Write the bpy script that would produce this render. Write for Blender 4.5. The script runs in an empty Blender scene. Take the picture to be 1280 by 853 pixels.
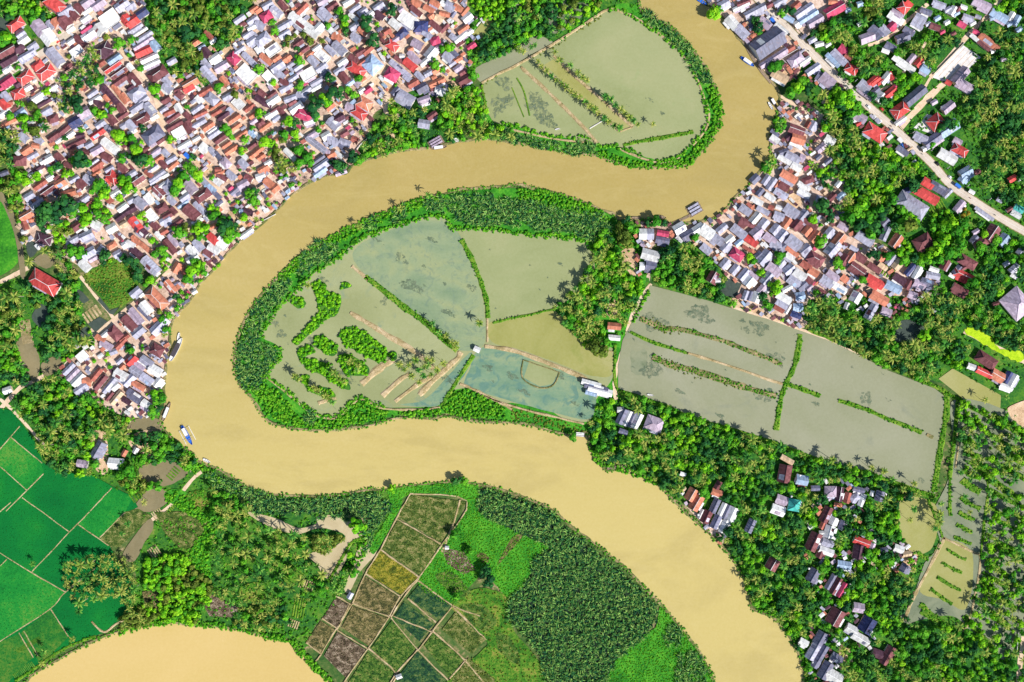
import bpy, math, random
import numpy as np
from mathutils import Vector
from mathutils.geometry import tessellate_polygon
random.seed(7); RNG = np.random.default_rng(7)
R = math.radians
S = 0.6                      # metres per photo pixel
CAMH = 780.0
sc = bpy.context.scene
COL = sc.collection
def W(x, y): return ((x-640)*S, (426.5-y)*S)
def base_of(x, y, h):        # ground point under something of height h seen at photo point x,y
    k = 1-h/CAMH
    return ((x-640)*S*k, (426.5-y)*S*k)
# ---------------------------------------------------------------- materials
def lin(c):
    return tuple(((v/255)/12.92 if v/255 <= .04045 else ((v/255+.055)/1.055)**2.4) for v in c)
def nt_new(name):
    m = bpy.data.materials.new(name); m.use_nodes = True
    nt = m.node_tree; b = nt.nodes['Principled BSDF']
    return m, nt, b
def N(nt, t, **k):
    n = nt.nodes.new(t)
    for a, v in k.items():
        if a in n.inputs: n.inputs[a].default_value = v
        else: setattr(n, a, v)
    return n
def ramp(nt, fac, stops):
    r = nt.nodes.new('ShaderNodeValToRGB')
    el = r.color_ramp.elements
    while len(el) < len(stops): el.new(.5)
    for e, (p, c) in zip(el, stops): e.position = p; e.color = (*c, 1)
    nt.links.new(fac, r.inputs[0]); return r.outputs[0]
def mix(nt, fac, a, b, mode='MIX'):
    n = nt.nodes.new('ShaderNodeMix'); n.data_type = 'RGBA'; n.blend_type = mode
    for s, v in ((n.inputs[0], fac), (n.inputs[6], a), (n.inputs[7], b)):
        if hasattr(v, 'is_linked'): nt.links.new(v, s)
        elif isinstance(v, (tuple, list)): s.default_value = (*v, 1) if len(v) == 3 else v
        else: s.default_value = v
    return n.outputs[2]
def noise(nt, vec, scale, detail=3, rough=.6, dist=0):
    n = N(nt, 'ShaderNodeTexNoise'); n.inputs['Scale'].default_value = scale
    n.inputs['Detail'].default_value = detail; n.inputs['Roughness'].default_value = rough
    n.inputs['Distortion'].default_value = dist
    nt.links.new(vec, n.inputs['Vector']); return n.outputs['Fac']
def tc(nt, o='Object'): return nt.nodes.new('ShaderNodeTexCoord').outputs[o]
def mapping(nt, vec, scale=(1,1,1), rot=(0,0,0)):
    m = nt.nodes.new('ShaderNodeMapping'); m.inputs['Scale'].default_value = scale; m.inputs['Rotation'].default_value = rot
    nt.links.new(vec, m.inputs['Vector']); return m.outputs[0]
def bump(nt, b, h, strength=.4, dist=.2):
    n = nt.nodes.new('ShaderNodeBump'); n.inputs['Strength'].default_value = strength; n.inputs['Distance'].default_value = dist
    nt.links.new(h, n.inputs['Height']); nt.links.new(n.outputs[0], b.inputs['Normal'])
def ground_mat(name, stops, s1=.05, s2=.5, rough=.95, fine=None, rot=0, stretch=1, bmp=.5):
    """two octaves of noise, large patches and fine grain, through one colour ramp"""
    m, nt, b = nt_new(name); v = mapping(nt, tc(nt), (1, stretch, 1), (0, 0, rot))
    a = noise(nt, v, s1, 5, .65, .6); c = noise(nt, v, s2, 4, .7)
    mm = nt.nodes.new('ShaderNodeMath'); mm.operation = 'MULTIPLY_ADD'
    nt.links.new(c, mm.inputs[0]); mm.inputs[1].default_value = .75; nt.links.new(a, mm.inputs[2])
    sb = nt.nodes.new('ShaderNodeMath'); sb.operation = 'MULTIPLY_ADD'; nt.links.new(mm.outputs[0], sb.inputs[0]); sb.inputs[1].default_value = 1.7; sb.inputs[2].default_value = -.99
    nt.links.new(ramp(nt, sb.outputs[0], stops), b.inputs['Base Color'])
    b.inputs['Roughness'].default_value = rough; b.inputs['Specular IOR Level'].default_value = .15
    if bmp: bump(nt, b, c, bmp, .6)
    return m
M = {}
M['land'] = ground_mat('mixed_ground', [(0, (.02,.06,.02)), (.35, (.05,.12,.025)), (.6, (.10,.15,.04)), (.8, (.26,.22,.10)), (1, (.45,.34,.22))], .03, .35)
M['village'] = ground_mat('village_earth', [(0, (.22,.15,.11)), (.3, (.48,.33,.25)), (.6, (.66,.49,.39)), (1, (.80,.68,.60))], .08, .6)
M['bare'] = ground_mat('bare_earth', [(0, (.35,.22,.12)), (.5, (.62,.42,.26)), (1, (.78,.60,.42))], .1, .7)
M['grass'] = ground_mat('bright_grass', [(0, (.01,.08,.012)), (.35, (.03,.20,.014)), (.65, (.065,.31,.02)), (1, (.17,.40,.03))], .06, .6)
M['meadow'] = ground_mat('yellow_green_meadow', [(0, (.012,.05,.012)), (.3, (.03,.13,.012)), (.5, (.07,.21,.016)), (.66,(.16,.26,.03)), (.8,(.27,.25,.05)), (1, (.25,.17,.07))], .07, .9, bmp=.9)
M['scrub'] = ground_mat('green_scrub_ground', [(0, (.01,.05,.015)), (.4, (.03,.14,.02)), (.7, (.08,.22,.02)), (1, (.20,.24,.05))], .06, .5)
M['road'] = ground_mat('dusty_asphalt', [(0, (.46,.38,.31)), (.5, (.60,.51,.42)), (1, (.72,.63,.54))], .1, 1.2, bmp=0)
M['lane'] = ground_mat('dirt_lane', [(0, (.50,.35,.22)), (.5, (.70,.52,.36)), (1, (.82,.66,.5))], .15, 1.0, bmp=0)
M['concrete'] = ground_mat('pale_concrete', [(0, (.48,.45,.44)), (.5, (.72,.68,.66)), (1, (.85,.83,.8))], .2, 1.5, bmp=0)
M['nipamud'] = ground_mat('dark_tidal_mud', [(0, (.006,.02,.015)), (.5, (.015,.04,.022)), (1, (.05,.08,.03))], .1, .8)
M['bund'] = ground_mat('dry_mud_bund', [(0, (.16,.13,.05)), (.4, (.38,.29,.14)), (.7, (.55,.42,.25)), (1, (.68,.54,.36))], .15, 1.0)
M['greenbund'] = ground_mat('grassy_bund', [(0, (.03,.07,.01)), (.4, (.08,.20,.015)), (.75, (.20,.32,.03)), (1, (.42,.38,.12))], .12, .9)
M['bank'] = ground_mat('muddy_bank', [(0, (.05,.08,.02)), (.4, (.14,.15,.05)), (.7, (.36,.28,.14)), (1, (.50,.38,.22))], .1, .7)
def rice_mat():
    m, nt, b = nt_new('rice_crop'); v = tc(nt)
    a = noise(nt, v, .02, 4, .6); c = noise(nt, v, .8, 3, .8)
    col = ramp(nt, a, [(.3, (.003,.14,.026)), (.5, (.005,.19,.030)), (.62, (.010,.235,.030)), (.75, (.035,.26,.03))])
    col = mix(nt, c, mix(nt, .45, col, (0, .05, .02)), col)
    nt.links.new(col, b.inputs['Base Color']); b.inputs['Roughness'].default_value = .9; b.inputs['Specular IOR Level'].default_value = .1
    bump(nt, b, c, .7, .5); return m
M['rice'] = rice_mat()
M['rice2'] = ground_mat('ripening_rice', [(0, (.006,.07,.02)), (.4, (.02,.16,.02)), (.7, (.08,.20,.025)), (1, (.2,.2,.04))], .04, .6)
def fieldm(n, a, b_, c_, d_): M[n] = ground_mat('crop_'+n, [(.18, a), (.42, b_), (.58, c_), (.80, d_)], .22, 1.3, rot=.6, stretch=1.3, bmp=.9)
fieldm('brown', (.02,.03,.010), (.08,.085,.028), (.19,.155,.055), (.36,.28,.14))
fieldm('olive', (.02,.035,.010), (.06,.115,.018), (.14,.17,.04), (.34,.29,.12))
fieldm('yellow', (.03,.05,.008), (.11,.14,.015), (.25,.23,.02), (.42,.33,.06))
fieldm('teal', (.005,.022,.016), (.014,.06,.028), (.04,.11,.03), (.16,.20,.06))
fieldm('green', (.012,.04,.01), (.04,.11,.015), (.09,.18,.025), (.24,.24,.07))
fieldm('crimson', (.025,.02,.012), (.10,.07,.045), (.19,.14,.09), (.42,.34,.25))
def water_mat(name, cols, sc1=.012, rough=.22, patch=None, grad=None, stretch=1., rot=0):
    m, nt, b = nt_new(name); v = tc(nt); vv = mapping(nt, v, (1, stretch, 1), (0, 0, rot))
    a = noise(nt, vv, sc1, 5, .55, 1.2)
    col = ramp(nt, a, [(.32, cols[0]), (.5, cols[1]), (.68, cols[2])])
    if grad:                                     # siltier water further down the reach
        sx = nt.nodes.new('ShaderNodeSeparateXYZ'); nt.links.new(v, sx.inputs[0])
        mr = nt.nodes.new('ShaderNodeMapRange'); nt.links.new(sx.outputs[1], mr.inputs[0])
        mr.inputs[1].default_value = 120; mr.inputs[2].default_value = -120
        col = mix(nt, mr.outputs[0], col, mix(nt, .82, col, grad))
    if grad:                                     # long silt streaks
        sv = mapping(nt, v, (.6, 1.5, 1), (0, 0, .45)); s1 = noise(nt, sv, .009, 4, .6, 3.0); s2 = noise(nt, sv, .03, 5, .7, 2.0)
        f1 = nt.nodes.new('ShaderNodeMapRange'); nt.links.new(s1, f1.inputs[0]); f1.inputs[1].default_value = .50; f1.inputs[2].default_value = .66; f1.inputs[4].default_value = .28
        col = mix(nt, f1.outputs[0], col, (.33, .25, .07))
        f2 = nt.nodes.new('ShaderNodeMapRange'); nt.links.new(s2, f2.inputs[0]); f2.inputs[1].default_value = .50; f2.inputs[2].default_value = .75; f2.inputs[4].default_value = .24
        col = mix(nt, f2.outputs[0], col, (.62, .50, .20))
    if patch:
        pn = noise(nt, v, patch[1], 6, .62, 1.5)
        f = nt.nodes.new('ShaderNodeMapRange'); nt.links.new(pn, f.inputs[0]); f.inputs[1].default_value = patch[2]; f.inputs[2].default_value = patch[2]+.12
        f.inputs[4].default_value = patch[3] if len(patch) > 3 else .8
        col = mix(nt, f.outputs[0], col, patch[0])
    fn = noise(nt, v, .5, 4, .8)
    col = mix(nt, .10, col, mix(nt, fn, (.05,.05,.03), (.9,.9,.8)))
    nt.links.new(col, b.inputs['Base Color']); b.inputs['Roughness'].default_value = rough; b.inputs['IOR'].default_value = 1.33; b.inputs['Specular IOR Level'].default_value = .3
    bump(nt, b, noise(nt, vv, .6, 3, .6), .06, .3)
    return m
M['river'] = water_mat('silty_river_water', [(0.366,0.274,0.063), (0.408,0.302,0.075), (0.442,0.322,0.094)], .006, grad=(.575,.455,.145), stretch=2)
M['river2'] = water_mat('pale_silty_river_water', [(0.582,0.410,0.126), (0.606,0.430,0.135), (0.626,0.445,0.149)], .01)
M['pond'] = water_mat('fish_pond_water', [(0.243,0.268,0.100), (0.298,0.320,0.135), (0.338,0.357,0.170)], .012, patch=((.15,.23,.16), .03, .60, .7))
M['pond_blue'] = water_mat('bluish_pond_water', [(0.151,0.237,0.124), (0.230,0.299,0.153), (0.311,0.340,0.147)], .02, patch=((.12,.19,.135), .14, .52, .5), stretch=1.6, rot=.7)
M['pond_green'] = water_mat('greenish_pond_water', [(0.239,0.274,0.098), (0.284,0.314,0.127), (0.324,0.338,0.149)], .015, patch=((.20,.32,.10), .03, .62, .5))
M['pond_yellow'] = water_mat('yellow_green_pond_water', [(0.260,0.260,0.047), (0.315,0.305,0.074), (0.360,0.340,0.115)], .02, patch=((.22,.25,.03), .03, .58, .7))
M['pond_teal'] = water_mat('teal_pond_water', [(0.099,0.213,0.127), (0.162,0.272,0.157), (0.252,0.320,0.162)], .03, patch=((.07,.19,.15), .09, .50, .8), stretch=2.2, rot=.5)
M['pond_grey'] = water_mat('grey_green_pond_water', [(0.218,0.232,0.124), (0.260,0.269,0.153), (0.294,0.296,0.187)], .012, patch=((.20,.22,.15), .02, .60, .7))
M['marsh'] = water_mat('marsh_water', [(.13,.165,.09), (.19,.22,.125), (.26,.27,.155)], .03, patch=((.10,.14,.06), .06, .56, .8))
M['algae'] = ground_mat('algae_green_field', [(0, (.22,.42,.01)), (.5, (.42,.62,.015)), (1, (.58,.72,.04))], .1, .8)
M['weed'] = ground_mat_alpha = ground_mat('submerged_weed', [(0, (.07,.11,.07)), (.4, (.13,.18,.115)), (.7, (.19,.235,.15)), (1, (.26,.28,.18))], .12, .6, bmp=0, rough=.4)

_nt = M['weed'].node_tree; _b = _nt.nodes['Principled BSDF']; _v = tc(_nt)
_a = noise(_nt, _v, .35, 6, .75, .8); _mr = _nt.nodes.new('ShaderNodeMapRange'); _nt.links.new(_a, _mr.inputs[0]); _mr.inputs[1].default_value = .44; _mr.inputs[2].default_value = .60; _mr.inputs[4].default_value = .9
_nt.links.new(_mr.outputs[0], _b.inputs['Alpha'])
M['rice3'] = ground_mat('light_rice', [(0, (.004,.13,.02)), (.4, (.009,.21,.028)), (.65, (.022,.25,.03)), (1, (.12,.28,.04))], .03, .7)
M['darkwater'] = water_mat('dark_still_water', [(.012,.03,.025), (.02,.045,.035), (.03,.06,.04)], .03)
M['mudwater'] = water_mat('muddy_channel_water', [(.15,.125,.05), (.20,.16,.07), (.27,.21,.10)], .03)
M['pool'] = water_mat('mud_flat', [(.42,.33,.17), (.52,.42,.24), (.60,.50,.33)], .03)
def foliage(name, stops, trans=.32, rough=.55):
    m, nt, b = nt_new(name)
    at = nt.nodes.new('ShaderNodeAttribute'); at.attribute_name = 'tone'
    oi = nt.nodes.new('ShaderNodeObjectInfo')
    a = nt.nodes.new('ShaderNodeMath'); a.operation = 'MULTIPLY_ADD'; nt.links.new(oi.outputs['Random'], a.inputs[0]); a.inputs[1].default_value = .25
    s = nt.nodes.new('ShaderNodeMath'); s.operation = 'ADD'; s.inputs[1].default_value = -.12
    nt.links.new(at.outputs['Fac'], s.inputs[0]); nt.links.new(s.outputs[0], a.inputs[2])
    col = ramp(nt, a.outputs[0], stops)
    nt.links.new(col, b.inputs['Base Color']); b.inputs['Roughness'].default_value = max(rough, .6); b.inputs['Specular IOR Level'].default_value = .08
    tr = nt.nodes.new('ShaderNodeBsdfTranslucent'); nt.links.new(col, tr.inputs[0])
    mx = nt.nodes.new('ShaderNodeMixShader'); mx.inputs[0].default_value = trans
    out = nt.nodes['Material Output']
    nt.links.new(b.outputs[0], mx.inputs[1]); nt.links.new(tr.outputs[0], mx.inputs[2]); nt.links.new(mx.outputs[0], out.inputs[0])
    return m
M['leaf_dark'] = foliage('dark_leaves', [(0, (0.006,0.045,0.022)), (0.5, (0.026,0.149,0.040)), (1, (0.084,0.299,0.050))])
M['leaf_mid'] = foliage('green_leaves', [(0, (0.014,0.110,0.014)), (0.5, (0.072,0.354,0.022)), (1, (0.234,0.610,0.035))])
M['leaf_bright'] = foliage('bright_leaves', [(0, (0.030,0.190,0.010)), (0.5, (0.156,0.529,0.016)), (1, (0.416,0.759,0.030))])
M['leaf_olive'] = foliage('olive_leaves', [(0, (0.035,0.070,0.015)), (0.5, (0.156,0.252,0.030)), (1, (0.384,0.420,0.080))])
M['leaf_gold'] = foliage('golden_leaves', [(0, (.20,.15,.02)), (.5, (.42,.33,.03)), (1, (.60,.42,.08))])
M['palm'] = foliage('coconut_fronds', [(0, (0.020,0.090,0.020)), (0.35, (0.092,0.218,0.030)), (0.65, (0.218,0.322,0.045)), (1, (0.483,0.483,0.110))], .2, .45)
M['palm_green'] = foliage('green_coconut_fronds', [(0, (0.008,0.070,0.020)), (0.5, (0.046,0.216,0.030)), (0.85, (0.169,0.396,0.050)), (1, (0.416,0.504,0.120))], .2, .45)
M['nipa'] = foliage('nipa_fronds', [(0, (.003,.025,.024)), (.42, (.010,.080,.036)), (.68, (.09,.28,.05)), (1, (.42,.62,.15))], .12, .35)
M['reed'] = foliage('reed_blades', [(0, (0.015,0.120,0.010)), (0.5, (0.074,0.405,0.014)), (1, (0.324,0.675,0.040))])
M['reedolive'] = foliage('olive_reeds', [(0, (0.040,0.060,0.010)), (0.5, (0.138,0.237,0.020)), (1, (0.380,0.400,0.080))])
M['ricecrop'] = foliage('rice_blades', [(0, (.003,.11,.02)), (.5, (.008,.21,.03)), (1, (.05,.33,.05))])
M['yellowcrop'] = foliage('yellow_crop', [(0, (.10,.12,.01)), (.5, (.30,.28,.02)), (1, (.48,.40,.05))])
M['drycrop'] = foliage('dry_stubble', [(0, (.03,.045,.015)), (.5, (.13,.13,.045)), (1, (.36,.30,.16))])
M['darkcrop'] = foliage('dark_crop', [(0, (.008,.05,.015)), (.5, (.03,.13,.025)), (1, (.12,.24,.04))])
def simple(name, c, rough=.8, var=.25, scale=1.2):
    m, nt, b = nt_new(name); f = noise(nt, tc(nt), scale, 3)
    nt.links.new(mix(nt, f, tuple(v*(1-var) for v in c), tuple(min(1, v*(1+var)) for v in c)), b.inputs['Base Color'])
    b.inputs['Roughness'].default_value = rough; return m
M['bark'] = simple('bark', (.22,.17,.12)); M['palmbark'] = simple('palm_bark', (.36,.30,.24))
M['wall_w'] = simple('whitewashed_wall', (.75,.71,.66), .8, .12); M['wall_c'] = simple('cream_wall', (.70,.55,.40)); M['wall_p'] = simple('pink_wall', (.68,.45,.40))
M['wall_b'] = simple('brick_wall', (.42,.24,.17)); M['wood'] = simple('weathered_wood', (.30,.22,.15)); M['darkwood'] = simple('dark_timber', (.06,.05,.06))
M['glass'] = simple('window_glass', (.04,.05,.07), .15); M['whitep'] = simple('white_paint', (.78,.78,.78), .4, .08); M['bluep'] = simple('blue_paint', (.03,.16,.62), .4, .15)
M['blackp'] = simple('black_rubber', (.02,.02,.02)); M['redp'] = simple('red_paint', (.6,.04,.03), .4); M['tealp'] = simple('teal_paint', (.05,.40,.42), .5)
ROOFC = dict(w=(.80,.79,.78), g=(.40,.40,.51), s=(.15,.155,.24), a=(.45,.36,.46), b=(.34,.46,.64), n=(.025,.04,.15), B=(.03,.20,.65), T=(.05,.42,.38),
             m=(.20,.062,.070), r=(.64,.070,.065), o=(.60,.21,.125), p=(.085,.03,.055), q=(.40,.115,.085), k=(.55,.06,.14), y=(.66,.47,.30))
ROOFN = dict(w='white', g='pale grey', s='slate grey', a='mauve grey', b='light blue', n='navy', B='bright blue', T='teal', m='maroon', r='red', o='terracotta', p='dark purple', k='crimson pink', q='brick red', y='sandy')
def roof_mat(k, c):
    m, nt, b = nt_new(ROOFN[k].replace(' ', '_')+'_roofing'); v = tc(nt)
    oi = nt.nodes.new('ShaderNodeObjectInfo')
    # sheets / courses of tile with slightly different age
    sx = nt.nodes.new('ShaderNodeSeparateXYZ'); nt.links.new(v, sx.inputs[0])
    def fl(o, s):
        q = nt.nodes.new('ShaderNodeMath'); q.operation = 'MULTIPLY'; nt.links.new(o, q.inputs[0]); q.inputs[1].default_value = s
        f = nt.nodes.new('ShaderNodeMath'); f.operation = 'FLOOR'; nt.links.new(q.outputs[0], f.inputs[0]); return f.outputs[0]
    cx = nt.nodes.new('ShaderNodeCombineXYZ'); nt.links.new(fl(sx.outputs[0], .9), cx.inputs[0]); nt.links.new(fl(sx.outputs[1], .38), cx.inputs[1]); nt.links.new(oi.outputs['Random'], cx.inputs[2])
    wn = nt.nodes.new('ShaderNodeTexWhiteNoise'); nt.links.new(cx.outputs[0], wn.inputs[0])
    tile = k in 'mropkq'
    dirt = noise(nt, v, .5, 5, .7, .5)
    dark = tuple(q*.5 for q in c); light = tuple(min(.88, q*1.25+.03) for q in c)
    col = mix(nt, wn.outputs[0], mix(nt, .55, c, dark), mix(nt, .6, c, light))
    rust = (.30,.16,.10) if not tile else (.10,.06,.05)
    f = nt.nodes.new('ShaderNodeMapRange'); nt.links.new(dirt, f.inputs[0]); f.inputs[1].default_value = .52; f.inputs[2].default_value = .78; f.inputs[4].default_value = .5 if k not in 'wrk' else .3
    col = mix(nt, f.outputs[0], col, rust)
    hsv = nt.nodes.new('ShaderNodeHueSaturation'); nt.links.new(col, hsv.inputs['Color'])
    mr = nt.nodes.new('ShaderNodeMapRange'); nt.links.new(oi.outputs['Random'], mr.inputs[0]); mr.inputs[3].default_value = .78; mr.inputs[4].default_value = 1.22; nt.links.new(mr.outputs[0], hsv.inputs['Value'])
    nt.links.new(hsv.outputs[0], b.inputs['Base Color'])
    b.inputs['Roughness'].default_value = .8 if tile else .5; b.inputs['Specular IOR Level'].default_value = .3
    wv = nt.nodes.new('ShaderNodeTexWave'); wv.inputs['Scale'].default_value = 1.6 if not tile else 1.0; wv.bands_direction = 'X'; nt.links.new(v, wv.inputs[0])
    bump(nt, b, wv.outputs['Fac'], .25, .05)
    return m
for k, c in ROOFC.items(): M['roof_'+k] = roof_mat(k, c)
M['patch'] = None
# ---------------------------------------------------------------- object helpers
def link(name, me, parent=None, loc=(0,0,0), rz=0):
    o = bpy.data.objects.new(name, me); COL.objects.link(o); o.location = loc; o.rotation_euler = (0,0,rz)
    if parent: o.parent = parent
    return o
def mesh(name, v, f, mats, idx=None, tone=None, smooth=False):
    me = bpy.data.meshes.new(name)
    me.from_pydata([tuple(q) for q in v], [], [tuple(q) for q in f])
    for m in (mats if isinstance(mats, list) else [mats]): me.materials.append(m)
    if idx is not None: me.polygons.foreach_set('material_index', np.asarray(idx, dtype=np.int32))
    if tone is not None:
        a = me.attributes.new('tone', 'FLOAT', 'POINT'); a.data.foreach_set('value', np.asarray(tone, dtype=np.float32))
    if smooth: me.polygons.foreach_set('use_smooth', np.ones(len(f), dtype=bool))
    me.update(); return me
def quads_mesh(name, V, mats, tone, idx=None):
    """V: (n,4,3) array of separate quads"""
    n = len(V); me = bpy.data.meshes.new(name)
    me.vertices.add(n*4); me.vertices.foreach_set('co', V.reshape(-1).astype(np.float32))
    me.loops.add(n*4); me.loops.foreach_set('vertex_index', np.arange(n*4, dtype=np.int32))
    me.polygons.add(n); me.polygons.foreach_set('loop_start', np.arange(0, n*4, 4, dtype=np.int32)); me.polygons.foreach_set('loop_total', np.full(n, 4, dtype=np.int32))
    for m in (mats if isinstance(mats, list) else [mats]): me.materials.append(m)
    if idx is not None: me.polygons.foreach_set('material_index', np.asarray(idx, dtype=np.int32))
    a = me.attributes.new('tone', 'FLOAT', 'POINT'); a.data.foreach_set('value', np.repeat(tone, 4).astype(np.float32) if len(tone) == n else np.asarray(tone, dtype=np.float32))
    me.update(calc_edges=True); return me
def tag(o, label=None, cat=None, group=None, kind=None):
    if label: o['label'] = label
    if cat: o['category'] = cat
    if group: o['group'] = group
    if kind: o['kind'] = kind
    return o
def struct(name, me): return tag(link(name, me), kind='structure')
def spline(pts, closed=True, n=5):
    out = []; L = len(pts)
    for i in range(L if closed else L-1):
        p0, p1, p2, p3 = (pts[(i-1) % L] if closed or i > 0 else pts[0]), pts[i], pts[(i+1) % L], (pts[(i+2) % L] if closed or i+2 < L else pts[-1])
        for k in range(n):
            t = k/n; t2 = t*t; t3 = t2*t
            out.append(tuple(.5*(2*p1[a]+(p2[a]-p0[a])*t+(2*p0[a]-5*p1[a]+4*p2[a]-p3[a])*t2+(3*p1[a]-p0[a]-3*p2[a]+p3[a])*t3) for a in (0, 1)))
    if not closed: out.append(pts[-1][:2])
    return out
def jig(pts, a):
    return [(x+random.uniform(-a, a), y+random.uniform(-a, a)) for x, y in pts]
ZL = [0.02]
def sheet(name, pts, mat, z=None, smooth=True, j=0, n=5):
    p = spline(pts, True, n) if smooth else list(pts)
    if j: p = jig(p, j)
    if z is None: ZL[0] += .004; z = ZL[0]
    v = [(*W(x, y), z) for x, y in p]
    t = tessellate_polygon([[Vector(q) for q in v]])
    f = []
    for a, b, c in t:
        A, B_, C_ = (Vector(v[i]) for i in (a, b, c))
        f.append((a, b, c) if (B_-A).cross(C_-A).z > 0 else (a, c, b))
    return struct(name, mesh(name, v, f, M[mat]))
def strip(name, pts, w, mat, h=.0, z=None, n=4, j=0.0, smooth=True, wj=0.0):
    """ribbon along a line; h>0 gives a raised bank with sloping sides"""
    p = spline([q[:2] for q in pts], False, n) if smooth and len(pts) > 2 else [q[:2] for q in pts]
    if len(p) == 2 and h > 0:
        a, b = p; k = max(2, int(math.dist(a, b)/6)); p = [(a[0]+(b[0]-a[0])*i/k, a[1]+(b[1]-a[1])*i/k) for i in range(k+1)]
    if j: p = [p[0]]+jig(p[1:-1], j)+[p[-1]]
    if z is None: ZL[0] += .004; z = ZL[0]
    P = np.array([W(*q) for q in p]); T = np.gradient(P, axis=0); T /= np.linalg.norm(T, axis=1)[:, None]+1e-9
    Nn = np.stack([-T[:, 1], T[:, 0]], 1); v = []; f = []
    prof = [(-1, 0), (1, 0)] if h <= 0 else [(-1, -.05), (-.55, 1), (.55, 1), (1, -.05)]
    K = len(prof)
    for i in range(len(P)):
        ww = w*S/2*(1+random.uniform(-wj, wj))
        for (a, b) in prof: v.append((P[i, 0]+Nn[i, 0]*a*ww, P[i, 1]+Nn[i, 1]*a*ww, z+b*h))
    for i in range(len(P)-1):
        for k in range(K-1): f.append((i*K+k+1, i*K+k, (i+1)*K+k, (i+1)*K+k+1))
    if h > 0: f.append(tuple(range(K))); f.append(tuple(reversed([(len(P)-1)*K+q for q in range(K)])))
    return struct(name, mesh(name, v, f, M[mat]))
# raster mask in photo pixels for keeping things off water, roads and roofs
YY, XX = np.mgrid[-60:920, -60:1340]
def pmask(pts, smooth=True):
    p = spline(pts) if smooth else pts
    m = np.zeros(XX.shape, bool); xs = [q[0] for q in p]; ys = [q[1] for q in p]
    y0, y1, x0, x1 = (int(max(0, min(980, v))) for v in (min(ys)+59, max(ys)+62, min(xs)+59+0, max(xs)+62))
    x1 = min(1400, int(max(xs)+62)); X = XX[y0:y1, x0:x1]; Y = YY[y0:y1, x0:x1]; r = np.zeros(X.shape, bool)
    for i in range(len(p)):
        (ax, ay), (bx, by) = p[i], p[(i+1) % len(p)]
        if ay == by: continue
        c = ((ay > Y) != (by > Y)) & (X < (bx-ax)*(Y-ay)/(by-ay)+ax); r ^= c
    m[y0:y1, x0:x1] = r; return m
def discmask(m, x, y, r):
    i0, j0 = int(y+60), int(x+60); k = int(math.ceil(r))
    a, b, c, d = max(0, i0-k), min(980, i0+k+1), max(0, j0-k), min(1400, j0+k+1)
    if a < b and c < d: m[a:b, c:d] |= (YY[a:b, c:d]-y)**2+(XX[a:b, c:d]-x)**2 <= r*r
def linemask(m, pts, w):
    p = spline([q[:2] for q in pts], False) if len(pts) > 2 else pts
    for a, b in zip(p[:-1], p[1:]):
        k = max(1, int(math.dist(a, b)/2))
        for i in range(k+1): discmask(m, a[0]+(b[0]-a[0])*i/k, a[1]+(b[1]-a[1])*i/k, w/2)
WATER = np.zeros(XX.shape, bool); ROADM = np.zeros(XX.shape, bool); HOUSEM = np.zeros(XX.shape, bool)
def at(m, x, y):
    i, j = int(round(y+60)), int(round(x+60))
    return bool(m[i, j]) if 0 <= i < 980 and 0 <= j < 1400 else False
# ---------------------------------------------------------------- ground, river, ponds
gv = [(-4000,-4000,0), (4000,-4000,0), (4000,4000,0), (-4000,4000,0)]
struct('ground', mesh('ground', gv, [(0,1,2,3)], M['land']))
# --- ground zones (photo pixel outlines)
VILL = [
 [(-40,110),(0,98),(62,60),(50,40),(52,20),(60,-40),(175,-40),(185,10),(182,40),(205,80),(250,78),(262,60),(290,58),(298,30),(318,8),(325,-40),(578,-40),(585,15),(612,30),(600,60),(590,95),(575,125),(510,130),(470,140),(462,165),(440,205),(412,220),(365,245),(330,275),(300,305),(270,340),(238,375),(215,412),(210,450),(205,490),(190,518),(165,522),(135,512),(95,490),(70,460),(100,428),(120,405),(140,400),(205,345),(190,330),(150,325),(110,335),(80,320),(78,300),(40,312),(25,290),(20,250),(35,225),(20,190),(10,160),(-40,170)],
 [(870,-40),(930,-40),(965,-5),(1000,40),(1040,85),(1085,135),(1140,185),(1175,215),(1130,205),(1085,170),(1060,140),(1040,110),(1015,105),(985,98),(965,95),(945,80),(920,48),(905,24),(888,8)],
 [(962,-40),(1080,-40),(1060,10),(1040,20),(1010,45),(990,25),(975,10)],
 [(972,128),(1000,128),(1035,150),(1030,185),(1050,215),(1060,240),(1062,290),(1110,310),(1145,345),(1175,350),(1165,390),(1110,400),(1050,385),(1015,375),(1005,410),(960,400),(915,385),(920,360),(900,340),(880,315),(845,300),(815,310),(812,352),(798,345),(795,285),(800,272),(845,278),(900,268),(915,245),(938,230),(962,200),(966,160)],
 [(1135,175),(1180,125),(1225,100),(1215,130),(1200,150),(1210,190),(1215,215),(1230,240),(1190,215),(1150,185)],
 [(845,612),(875,615),(890,640),(905,665),(900,682),(878,655),(855,630)],
 [(1020,600),(1080,605),(1085,640),(1095,670),(1140,680),(1145,715),(1110,725),(1080,700),(1065,730),(1040,745),(1055,760),(1095,770),(1095,810),(1050,812),(1055,853),(1020,853),(1005,810),(1020,760),(1005,700),(1010,650)],
]
for q in VILL: sheet('village_ground', q, 'village')
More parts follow.
